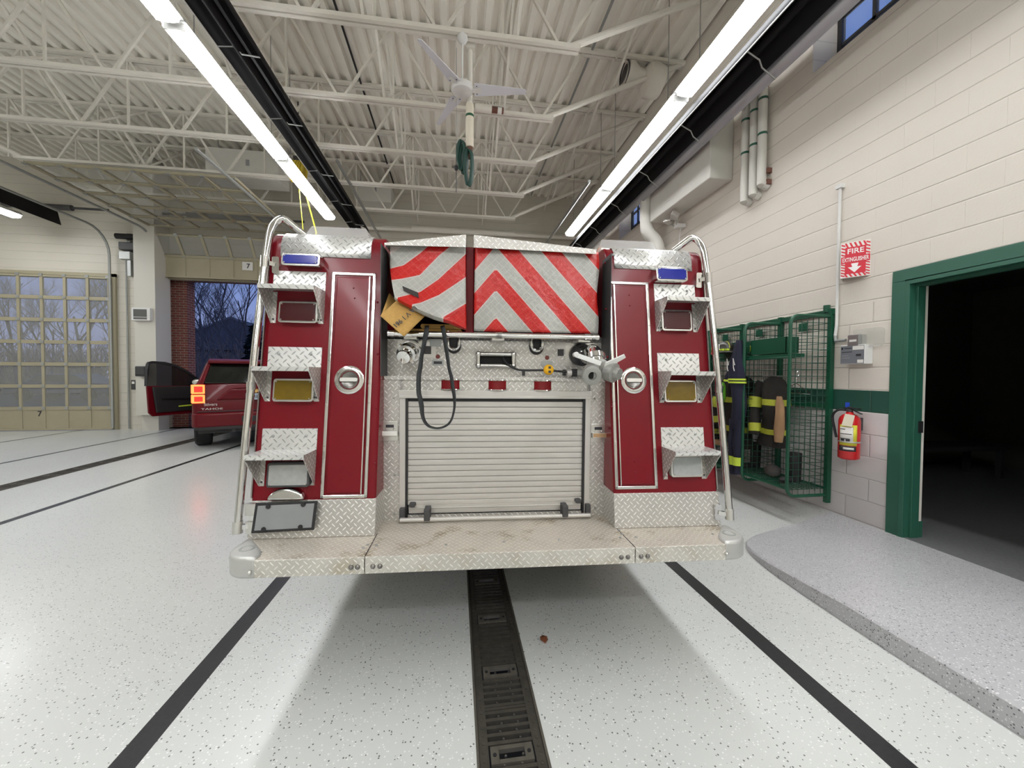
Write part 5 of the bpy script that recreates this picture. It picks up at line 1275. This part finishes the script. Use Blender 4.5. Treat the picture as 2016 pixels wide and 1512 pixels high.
garment('turnout_coat','dark turnout coat with pale yellow bands in the third rack bay','coat',Vector((3.58,5.02,1.52)),[(0,.04,.04),(-.05,.17,.10),(-.12,.21,.13),(-.5,.20,.14),(-1.0,.22,.15)],M['char'],[(-.42,-.35,M['yellowband']),(-.82,-.75,M['yellowband'])],seed=8)
# navy overalls hung on the front of the second side panel
nv=Vector((3.345,4.14,1.93))
garment('overalls','navy overalls with lime reflective bands hung on the rack upright','overalls',nv,[(0,.03,.03),(-.05,.05,.045),(-.22,.085,.06),(-.40,.11,.07),(-.52,.115,.075),(-.53,.09,.06),(-.75,.09,.06),(-1.05,.09,.055),(-1.06,.06,.05)],M['navy'],[(-.515,-.495,LM),(-.48,-.46,LM)],
 [([(0,.085,-.30),(-.01,.12,-.42),(-.02,.13,-.52)],.045,.05,[(.75,.95,LM)]),([(0,.04,-.95),(-.01,.045,-1.2),(-.0,.05,-1.45),(0,.05,-1.62)],.055,.05,[(.60,.66,LM),(.72,.78,LM)]),([(0,-.035,-.95),(-.01,-.035,-1.2),(-.0,-.03,-1.45),(0,-.035,-1.60)],.055,.05,[(.60,.66,LM),(.72,.78,LM)])],seed=3)
g_=[o for o in bpy.data.objects if o.name.startswith('overalls')][0]
for dy in (.055,-.05):
    MB().tube([nv+Vector((-.085,dy,-.30)),nv+Vector((-.088,dy+.025,-.22)),nv+Vector((-.085,dy+.02,-.33)),nv+Vector((-.085,dy+.005,-.37))],.005,5).build('white_emblem',M['label_white'],g_)
garment('cloth_bag','bright green cloth tucked beside the navy overalls','cloth',Vector((3.34,4.42,1.42)),[(0,.02,.02),(-.05,.05,.035),(-.2,.075,.045),(-.26,.05,.03)],M['limecloth'],seed=9)
def helmet(lab,c,m,m2,front):
    t=thing('fire_helmet',lab,'helmet')
    MB().lathe(c,(0,0,1),[(0,.10),(.03,.105),(.08,.09),(.12,.055),(.135,.001)],24).build('shell',m,t)
    b_=MB(); 
    n=24; vs=[]
    b_.grid([[ (c.x+(r_*(1.0))*math.cos(2*PI*k/n),c.y+(r_*(1.12 if math.sin(2*PI*k/n)<0 else 1))*math.sin(2*PI*k/n),c.z+z_) for k in range(n+1)] for r_,z_ in ((.10,.012),(.145,-.012))])
    b_.build('brim',m,t,smooth=60,solid=.006)
    for k in (0,1): MB().tube([(c.x+.02*math.cos(a)-.0,c.y+.095*math.cos(a)*(1 if k==0 else 1),c.z+.04+.09*math.sin(a)) for a in [PI*j/10 for j in range(11)]],.006,6).build('ridge',m2,t) if k==0 else None
    MB().box(c.x-.115,c.x-.103,c.y-.03,c.y+.03,c.z+.02,c.z+.09).build('front_badge',front,t,smooth=0,bevel=.004)
    for a in (150,210,240): 
        x,y=math.cos(math.radians(a)),math.sin(math.radians(a)); MB().box(c.x+x*.103-.018,c.x+x*.103+.018,c.y+y*.103-.022,c.y+y*.103+.022,c.z+.012,c.z+.035).build('reflective_patch',M['lime'],t,smooth=0)
M['blackhelm']=newmat('black_helmet',(.02,.017,.012),.35)
helmet('black fire helmet with yellow patches beside the navy overalls',Vector((3.33,4.34,1.80)),M['blackhelm'],M['yellowband'],M['label_white'])
helmet('dark fire helmet with lime patches on the shelf behind the navy overalls',Vector((3.62,4.14,1.775+.0)),M['blackhelm'],M['yellowband'],M['lime'])
helmet('red fire helmet on the shelf at the far end of the rack',Vector((3.42,4.80,1.80)),M['red'],M['yellowband'],M['yellow'])
# boots and a helmet bag on the bottom shelves
for k,(x,y,lab) in enumerate(((3.55,3.62,'black rubber boot on the bottom shelf of the nearest rack bay'),(3.62,4.25,'black rubber boot on the bottom shelf under the second coat'))):
    t=thing('rubber_boot',lab,'boot')
    MB().lathe((x+.08,y,.355),(0,0,1),[(0,.05),(.02,.055),(.30,.06),(.32,.062)],16).build('boot_shaft',M['black'],t); MB().ball((x,y,.385),.055,14,(2.0,.9,.75)).build('boot_foot',M['black'],t)
t=thing('white_hood','crumpled pale grey hood lying on the bottom shelf of the nearest bay','hood'); MB().ball((3.60,3.88,.42),.085,14,(.9,1.1,.8)).build('hood_cloth',newmat('pale_cloth',(.09,.085,.08),.9,noise=.3,nscale=18,bump=.6,bscale=14),t)
t=thing('paper_box','open tan cardboard tray in the second rack bay','box'); MB().box(3.38,3.62,4.30,4.62,.60,.605).box(3.38,3.385,4.30,4.62,.605,.66).box(3.615,3.62,4.30,4.62,.605,.66).box(3.38,3.62,4.30,4.305,.605,.66).box(3.38,3.62,4.615,4.62,.605,.66).build('tray',M['tan'],t,smooth=0)
MB().tube([(3.36,4.08,.595),(3.36,4.65,.595)],.008,6).tube([(3.62,4.08,.595),(3.62,4.65,.595)],.008,6).build('tray_rail',M['gwire'],t)
# ================================================================== PILASTER THINGS
y=10.9
def pb(px0,py0,px1,py1,y): a=at(px0,py0,'y',y); b_=at(px1,py1,'y',y); return a.x,b_.x,b_.z,a.z
x0,x1,z0,z1=pb(262,606,299,632,10.86)
v=thing('wall_vent','white framed vent grille on the pillar between the vehicle doors','vent'); MB().box(x0,x1,10.80,10.9,z0,z1).build('vent_frame',M['white'],v,smooth=0,bevel=.006)
MB().box(x0+.05,x1-.07,10.792,10.80,z0+.09,z1-.04).build('grille',newmat('grille_grey',(.10,.10,.095),.6),v,smooth=0); MB().box(x0+.05,x1-.07,10.792,10.80,z0+.03,z0+.075).build('grille',bpy.data.materials['grille_grey'],v,smooth=0)
x0,x1,z0,z1=pb(270,721,289,741,10.82)
d=thing('towel_dispenser','dark grey paper towel dispenser on the pillar','dispenser'); MB().box(x0,x1,10.74,10.9,z0,z1).build('dispenser_case',M['dgrey'],d,smooth=0,bevel=.02); MB().box(x0+.02,x1-.02,10.735,10.74,z0+.03,z0+.05).build('slot',M['black'],d,smooth=0)
x0,x1,z0,z1=pb(259,752,266,766,11.35)
d=thing('door_control','small dark door push button box left of the pillar','switch'); MB().box(-8.42,-8.30,FY-.10,FY,1.05,1.30).build('button_case',M['dgrey'],d,smooth=0,bevel=.01); MB().box(-8.39,-8.33,FY-.11,FY-.10,1.2,1.26).build('button',M['label_white'],d,smooth=0)
d=thing('door_operator','dark door operator motor high beside the pillar','door motor'); 
MB().box(-8.50,-8.10,11.12,11.36,4.62,4.82).build('motor_case',M['dgrey'],d,smooth=0,bevel=.02); MB().tube([(-8.6,11.2,4.98),(-8.05,11.2,4.98)],.07,12).build('gear_drum',M['black'],d); MB().box(-8.44,-8.36,11.3,FY,4.0,5.1).build('mounting_plate',M['galv'],d,smooth=0)
MB().box(-8.40,-8.15,11.0,11.12,4.35,4.55).build('control_case',M['galv'],d,smooth=0,bevel=.01)
for k,(x,lab) in enumerate(((-8.52,'grey vertical conduit left of the pillar, nearer the closed door'),(-8.22,'grey vertical conduit left of the pillar, nearer the pillar'))):
    o=MB().tube([(x,FY-.04,.02 if k==0 else 1.3),(x,FY-.04,4.6)],.02,8).build('conduit',M['galv']); tag(o,lab,'conduit')
o=MB().tube(smoothpath([(-8.15,11.3,4.4),(-8.10,11.33,3.2),(-8.22,11.35,2.0),(-8.32,11.36,1.3)],5),.010,6).build('cable',M['galv']); tag(o,'thin looping cable on the wall left of the pillar','cable')
# ================================================================== RED SUV (backed out through the open door)
yaw=math.radians(27); C0=Vector((-4.87,7.85,0)); rt=Vector((math.cos(yaw),math.sin(yaw),0)); fw=Vector((-math.sin(yaw),math.cos(yaw),0))
SO=C0+rt*.995
suv=thing('car','dark red SUV with lit tail lights and its left front door open','car',SO,(0,0,yaw))
SF=Frame(SO,Matrix((rt,fw,(0,0,1))))
SP=lambda px,py,y: SF.at(px,py,'y',y)
M['carpaint']=newmat('dark_red_car_paint',(.10,.002,.006),.38,0,.2,coat=.12)
M['cartrim']=newmat('black_car_trim',(.010,.010,.011),.45)
def section(y,zb,zs,zr,wb,ws,wr,r=.09):
    """half profile mirrored: bottom width wb, shoulder ws at zs, roof wr at zr"""
    P=[(wb-.10,zb),(wb-.02,zb+.05),(wb,zb+.18),(ws,zs-.22),(ws-.008,zs-.05),(ws-.05,zs)]
    if zr>zs+.05: P+=[(ws-.09,zs+.02),(wr+.06,zr-.14),(wr+.015,zr-.05),(wr-.06,zr-.01),(wr*.5,zr+.012)]
    else: P+=[(ws-.12,zs+.010),(ws-.25,zs+.022),(ws-.4,zs+.03),(ws-.5,zs+.033),(ws*.35,zs+.036)]
    P=P+[(0,P[-1][1])]
    full=[(x,y,z) for x,z in P]+[(-x,y,z) for x,z in reversed(P[:-1])]
    return full
H=1.77
secs=[(.10,.46,1.27,1.66,.86,.90,.70),(.0,.50,1.27,1.28,.90,.93,.7)]
rows_=[section(.00,.52,1.24,1.25,.90,.92,.7),section(.03,.49,1.27,1.28,.95,.965,.70),section(.12,.47,1.28,1.50,.985,.985,.80),section(.26,.46,1.285,1.72,.995,.990,.755),section(.45,.45,1.29,H,.995,.995,.75),
 section(1.2,.44,1.29,H+.01,.995,.995,.76),section(2.4,.44,1.27,H+.01,.995,.995,.76),section(3.0,.44,1.26,H-.03,.995,.995,.74),section(3.45,.44,1.22,1.42,.99,.985,.80),section(3.7,.44,1.20,1.21,.985,.975,.8),section(4.6,.45,1.12,1.13,.95,.93,.8),section(4.85,.50,1.0,1.01,.88,.86,.8)]
b=MB(); b.grid(rows_)
b.add(rows_[0],[tuple(range(len(rows_[0])))]); b.add(rows_[-1],[tuple(range(len(rows_[-1])))[::-1]])
b.build('car_body',M['carpaint'],suv,smooth=50)
fl=MB().box(-.9,.9,.1,4.7,.34,.50); fl.build('underbody',M['cartrim'],suv,smooth=0)
# bumper
bp=MB(); pl=[(-.985,.36),(-.99,.05),(-.93,-.035),(-.75,-.07),(0,-.085),(.75,-.07),(.93,-.035),(.99,.05),(.985,.36)]
bp.prism(pl,.47,.735,'z'); bp.build('rear_bumper',M['carpaint'],suv,smooth=40,bevel=.03,seg=3)
MB().prism([(x*.96,y+.01) for x,y in pl],.42,.48,'z').build('bumper_lower',M['cartrim'],suv,smooth=30)
MB().box(-.22,.40,-.092,-.07,.55,.66).build('hitch_recess',M['cartrim'],suv,smooth=0,bevel=.01)
# rear screen, spoiler, gate pieces
g=MB(); g.hexa([(-.80,-.012,1.30),(.80,-.012,1.30),(.70,.205,1.67),(-.70,.205,1.67)],[(-.80,.05,1.30),(.80,.05,1.30),(.70,.27,1.67),(-.70,.27,1.67)])
g.build('rear_window',M['smoked'],suv,smooth=0,bevel=.02)
sp2=MB(); sp2.hexa([(-.74,.13,1.685),(.74,.13,1.685),(.74,.12,1.74),(-.74,.12,1.74)],[(-.74,.45,1.70),(.74,.45,1.70),(.74,.45,1.785),(-.74,.45,1.785)])
sp2.build('spoiler',M['carpaint'],suv,smooth=0,bevel=.018)
for s in (-1,1): MB().hexa([(s*.90,.0,1.28),(s*.80,-.016,1.28),(s*.70,.20,1.68),(s*.765,.24,1.68)],[(s*.92,.14,1.28),(s*.82,.10,1.28),(s*.72,.30,1.70),(s*.77,.30,1.70)]).build('rear_pillar',M['carpaint'],suv,smooth=0,bevel=.02)
lf=MB(); lf.hexa([(-.62,-.03,.98),(.62,-.03,.98),(.40,-.06,1.20),(-.40,-.06,1.20)],[(-.62,.03,.98),(.62,.03,.98),(.40,.03,1.20),(-.40,.03,1.20)]); lf.build('gate_panel',M['carpaint'],suv,smooth=0,bevel=.035,seg=3)
MB().tube([(-.9,-.004,.765),(.9,-.004,.765)],.008,6).build('gate_seam',M['cartrim'],suv)
for s in (-1,1):
    # tail lamp wraps round the corner
    for nm,m,z0,z1,i0,dy in (('tail_lamp',M['hotorange'],.93,1.085,0,0),('tail_lamp',M['hotorange'],1.105,1.275,0,0)):
        o=MB().prism([(s*.785,-.02),(s*.785,.06),(s*.97,.14),(s*.998,.14),(s*.985,.02),(s*.955,-.02)],z0,z1,'z').build(nm,m,suv,smooth=0,bevel=.01)
        MB().prism([(s*.815,-.030),(s*.815,-.01),(s*.94,-.01),(s*.94,-.030)],z0+.03,z1-.03,'z').build('lamp_core',M['hotred'],o,smooth=0,bevel=.006)
    MB().box(s*.775,s*.78,-.015,.0,.93,1.275).build('lamp_edge',M['cartrim'],suv,smooth=0)
# registration plate, emblem, badges
pz=SP(478,780,-.068); 
np_=MB().box(-.155,.155,-.078,-.066,.975,1.10).build('registration_plate',newmat('plate_blue_white',(.36,.42,.50),.4),suv,smooth=0)
text('plate_letters','FIRE',.085,M['ink'],np_,basis((-.02,-.080,1.035),(1,0,0),(0,0,1)),bold=.001)
MB().prism([(-.11,1.165),(-.045,1.165),(-.035,1.185),(.045,1.185),(.035,1.165),(.11,1.165),(.10,1.135),(.04,1.135),(.035,1.115),(-.045,1.115),(-.04,1.135),(-.115,1.135)],-.082,-.06,'y').build('gold_emblem',newmat('gold_badge',(.75,.50,.18),.3,.6),suv,smooth=0)
cb=newmat('chrome_badge',(.55,.53,.52),.3,.7)
text('model_badge','Stivers',.075,cb,suv,basis((-.70,-.012,.90),(1,0,0),(0.25,0,1)),bold=.0006)
text('model_badge','TAHOE',.045,cb,suv,basis((-.68,-.012,.815),(1,0,0),(0,0,1)),bold=.0006,sx=2.2)
MB().tube(smoothpath([(-.36,-.035,1.20),(-.25,-.055,1.215),(-.05,-.065,1.235),(.2,-.068,1.245),(.4,-.06,1.24)],4),.012,8).build('gate_trim',M['carpaint'],suv)
# wheels
for x,y in ((-.86,.98),(.86,.98),(-.86,3.75),(.86,3.75)):
    s=-1 if x<0 else 1
    w=MB(); w.lathe((x-s*.13,y,.395),(s,0,0),[(0,.24),(0,.36),(.03,.39),(.24,.39),(.27,.36),(.27,.26),(.22,.24),(.22,.001)],32); wo=w.build('wheel',M['rubber'],suv,smooth=40)
    MB().lathe((x-s*.13+s*.205,y,.395),(s,0,0),[(0,.23),(.03,.22),(.015,.12),(.05,.06),(.05,.001)],20).build('rim',M['steel'],wo)
    MB().prism([(x+.0,y-.47),(x+.12*s,y-.47),(x+.12*s,y-.44),(x,y-.44)],.42,.62,'z').build('mud_flap',M['cartrim'],suv,smooth=0)
MB().tube([(-.35,.05,.37),(-.35,.8,.37)],.035,10).build('tailpipe',M['dgrey'],suv)
# open front door on the left side, hinged near the windscreen
dr=thing('x','x','x'); bpy.data.objects.remove(dr)
hx,hy=-1.0,3.05; ang=math.radians(52)   # opening angle from the closed position
def DP(u,v,z): # u along the door from the hinge, v thickness outward
    dx,dy=-math.sin(ang),-math.cos(ang); nx,ny=-dy,dx
    return Vector((hx+dx*u+nx*v,hy+dy*u+ny*v,z))
def dpr(mb,poly,v0,v1):
    n=len(poly); vs=[DP(u,v0,z) for u,z in poly]+[DP(u,v1,z) for u,z in poly]
    return mb.add(vs,[tuple(range(n))[::-1],tuple(range(n,2*n))]+[(i,(i+1)%n,(i+1)%n+n,i+n) for i in range(n)])
low=[(0.0,.52),(1.10,.52),(1.17,.60),(1.20,1.20),(.0,1.18)]
dm=MB(); dpr(dm,low,0,.05); do=dm.build('front_door',M['carpaint'],suv,smooth=0,bevel=.012)
dpr(MB(),[(.04,.60),(1.05,.60),(1.12,1.18),(.04,1.18)],.05,.10).build('door_lining',newmat('black_door_lining',(.012,.012,.012),.6,noise=.3,nscale=8),do,smooth=0,bevel=.02)
MB().bar(DP(.30,.12,.90),DP(.95,.12,.93),.05,.05).build('armrest',M['cartrim'],do,smooth=0,bevel=.01)
dpr(MB(),[(.18,.715),(.62,.70),(.62,.73),(.18,.745)],.10,.115).build('lime_strip',M['lime'],do,smooth=0)
fr_=MB()
top=[(0.0,1.18),(.18,1.36),(.40,1.54),(.62,1.66),(.85,1.72),(1.08,1.73),(1.16,1.70),(1.19,1.55),(1.20,1.20)]
for p,q in zip(top,top[1:]): fr_.bar(DP(p[0],.02,p[1]),DP(q[0],.02,q[1]),.05,.05)
fr_.build('window_frame',M['cartrim'],do,smooth=0)
dpr(MB(),top,.018,.022).build('window_glass',glass('dark_door_glass',(.012,.013,.013),.05,.72),do,smooth=0)
mr=MB(); q=DP(.24,.16,1.27); mr.ball(q+Vector((0,0,.0)),.125,14,(1.0,.45,.75)); mr.build('wing_mirror',M['cartrim'],do)
q2=q+Vector((0,-.052,.0)); MB().ball(q2,.10,14,(1.0,.12,.72)).build('mirror_glass',newmat('mirror_glass',(.55,.55,.50),.1,.4),do)
for z in (.65,1.05): MB().bar((hx+.05,hy+.05,z),DP(.04,.0,z),.03,.03).build('door_hinge',M['cartrim'],do,smooth=0)
MB().box(-1.0,-.90,1.9,3.05,.5,.55).build('door_sill',M['cartrim'],suv,smooth=0)
# ================================================================== OUTSIDE
M['asphalt']=newmat('dusk_asphalt',(.05,.052,.055),.8,noise=.2,nscale=3)
struct(MB().box(-80,60,FY+.3,120,-.30,-.02),'ground_outside',M['asphalt'],smooth=0)
M['bark']=newmat('dark_bark',(.17,.14,.13),.9)
def tree(px,Y,h,seed,spread=.46,depth=6,lab=''):
    rnd=random.Random(seed); X=at(px,600,'y',Y).x; t=thing('bare_tree',lab,'tree',group='bare trees beyond the drive'); mb=MB(); tr=MB()
    def br(p,d,L,r,k,out):
        n=3; pts=[p]; q=p.copy(); dd=d.copy()
        for i in range(n):
            dd=(dd+Vector((rnd.uniform(-.14,.14),rnd.uniform(-.14,.14),rnd.uniform(-.02,.12)))).normalized(); q=q+dd*L/n; pts.append(q.copy())
        out.tube(pts,[r*(1-.45*i/n) for i in range(n+1)],4 if k>1 else 3,caps=False)
        if k==0: return
        m=4 if k>=4 else 3
        for j in range(m):
            f_=.35+.65*(j+rnd.random()*.6)/m; i=min(n-1,int(f_*n)); s_=pts[i].lerp(pts[i+1],f_*n-i) if f_<1 else pts[-1]
            a=rnd.uniform(0,2*PI); sd=Vector((math.cos(a),math.sin(a),0))
            nd=(dd*(1-spread)+sd*spread+Vector((0,0,.25))).normalized(); br(s_,nd,L*rnd.uniform(.50,.70),r*.52,k-1,mb)
    br(Vector((X,Y,-.05)),Vector((0,0,1)),h*.50,h*.010,depth,tr)
    tr.build('trunk',M['bark'],t,smooth=60,weld=False,recalc=False); mb.build('branches',M['bark'],t,smooth=60,weld=False,recalc=False)
T_=[(398,27,10.0,'tall bare tree seen left of centre through the open door'),(440,30,12.0,'tallest bare tree in the middle of the open doorway'),(487,26,9.5,'bare tree at the right of the open doorway'),(418,38,9.0,'smaller bare tree far back between the two tall ones'),(465,40,10,'bare tree far back behind the red car roof'),
(30,24,8.5,'bare tree seen through the left panes of the closed door'),(95,28,8.5,'bare tree seen through the second column of panes'),(165,25,9.5,'bare tree seen through the middle panes of the closed door'),(215,27,11.5,'tall bare tree seen through the right panes of the closed door')]
for i,(px,Y,h,l) in enumerate(T_): tree(px,Y,h,i+11,lab=l)
# thicket
rnd=random.Random(5); mb=MB()
for i in range(1500):
    Y=rnd.uniform(28,46); X=-.25*Y-rnd.random()*1.15*Y; hh=rnd.uniform(1.6,4.2); p=Vector((X,Y,0)); a=rnd.uniform(0,2*PI); q=p+Vector((math.cos(a)*.9,math.sin(a)*.6,hh)); m=p.lerp(q,.5)+Vector((rnd.uniform(-.3,.3),0,0))
    mb.tube([p,m,q],[.05,.035,.012],3,caps=False)
    for j in range(3):
        s_=m.lerp(q,rnd.random()); e_=s_+Vector((rnd.uniform(-.9,.9),rnd.uniform(-.3,.3),rnd.uniform(.2,1.0))); mb.tube([s_,e_],[.03,.010],3,caps=False)
o=mb.build('thicket',newmat('dry_brush',(.34,.24,.18),.9),None,smooth=0,weld=False,recalc=False); tag(o,'dense dark thicket of bare brush beyond the drive','brush',kind='stuff')
M['hedge']=newmat('dark_evergreen',(.010,.018,.014),.9,noise=.5,nscale=3)
def shrub(px,Y,w,h,lab,seed):
    X=at(px,600,'y',Y).x; rnd=random.Random(seed); mb=MB()
    for i in range(420):
        z=rnd.random()**1.2*h; r=w*(1-z/h)*.9+.08; a=rnd.uniform(0,2*PI); c=Vector((X+r*math.cos(a)*rnd.random()**.5,Y+r*math.sin(a)*rnd.random()**.5,z)); s_=.16+.12*rnd.random()
        n=Vector((rnd.uniform(-1,1),rnd.uniform(-1,1),rnd.uniform(-.3,.6))).normalized(); u_=n.cross(Vector((0,0,1))).normalized(); v_=n.cross(u_)
        mb.add([c-u_*s_,c+v_*s_*.5,c+u_*s_,c-v_*s_*.5],[(0,1,2,3)])
    t=thing('evergreen',lab,'evergreen',(0,0,0)); mb.build('foliage',M['hedge'],t,smooth=0,weld=False,recalc=False,solid=.01); MB().tube([(X,Y,0),(X,Y,h*.8)],[.12,.03],8).build('trunk',M['bark'],t)
shrub(500,22,1.2,4.0,'dark evergreen at the right edge of the open doorway',3)
# a low house far behind
hs=thing('house','distant gabled house dark behind the bare trees','house')
HX=at(462,640,'y',52).x
MB().box(HX-7,HX+9,50,58,0,4.2).build('house_wall',newmat('house_wall',(.20,.18,.18),.8),hs,smooth=0)
MB().prism([(HX-8,4.2),(HX+1,8.0),(HX+10,4.2)],49.4,58.5,'y').build('roof',newmat('house_roof',(.14,.13,.14),.9),hs,smooth=0)
for s in (-1,1): MB().bar((HX+1,49.35,8.05),(HX+1+s*9.1,49.35,4.2),.12,.22).build('roof_edge',newmat('roof_edge',(.30,.30,.32),.7) if s<0 else bpy.data.materials['roof_edge'],hs,smooth=0)
# a parked car seen dimly through the closed door
pc=thing('parked_car','dim silver car parked outside behind the lower panes of the closed door','car',(at(140,750,'y',24).x,24,0),(0,0,.1))
MB().prism([(-2.2,.35),(-2.25,.75),(-1.4,.95),(-.8,1.40),(.7,1.42),(1.4,.98),(2.2,.85),(2.25,.35)],-.85,.85,'y').build('car_body',newmat('dim_silver',(.13,.135,.15),.4,.2),pc,smooth=30,bevel=.06)
for x in (-1.35,1.35):
    for yy_ in (-.87,.87): MB().lathe((x,yy_-.1*(1 if yy_>0 else -1),.32),(0,1 if yy_>0 else -1,0),[(0,.2),(0,.32),(.18,.32),(.2,.2),(.2,.001)],20).build('wheel',M['rubber'],pc)
MB().prism([(-1.2,.98),(-.78,1.34),(.65,1.36),(1.2,1.0)],-.86,.86,'y').build('car_glass',M['smoked'],pc,smooth=0)
# dim furniture in the dark room
bn=thing('bench','long dark bench barely visible in the dark side room','bench')
for z,m in ((.45,M['dgrey']),): MB().box(5.2,7.6,4.2,4.65,.50,.56).build('bench_top',m,bn,smooth=0)
for x in (5.3,7.5):
    for yy_ in (4.25,4.6): MB().box(x-.03,x+.03,yy_-.03,yy_+.03,.10,.50).build('leg',M['dgrey'],bn,smooth=0)
# small dry leaf on the floor by the drain
p=at(1071,1261,'z',.004); lf_=MB(); lf_.grid([[p+Vector((.020*u,.034*v*(1-abs(u)*.6),.004+.006*abs(u)+.004*v*v)) for u in (-1,-.5,0,.5,1)] for v in (-1,-.4,.2,1)])
o=lf_.build('dry_leaf',newmat('brown_leaf',(.22,.07,.03),.8),None,smooth=60,solid=.001); tag(o,'small brown dry leaf on the floor right of the drain','leaf')
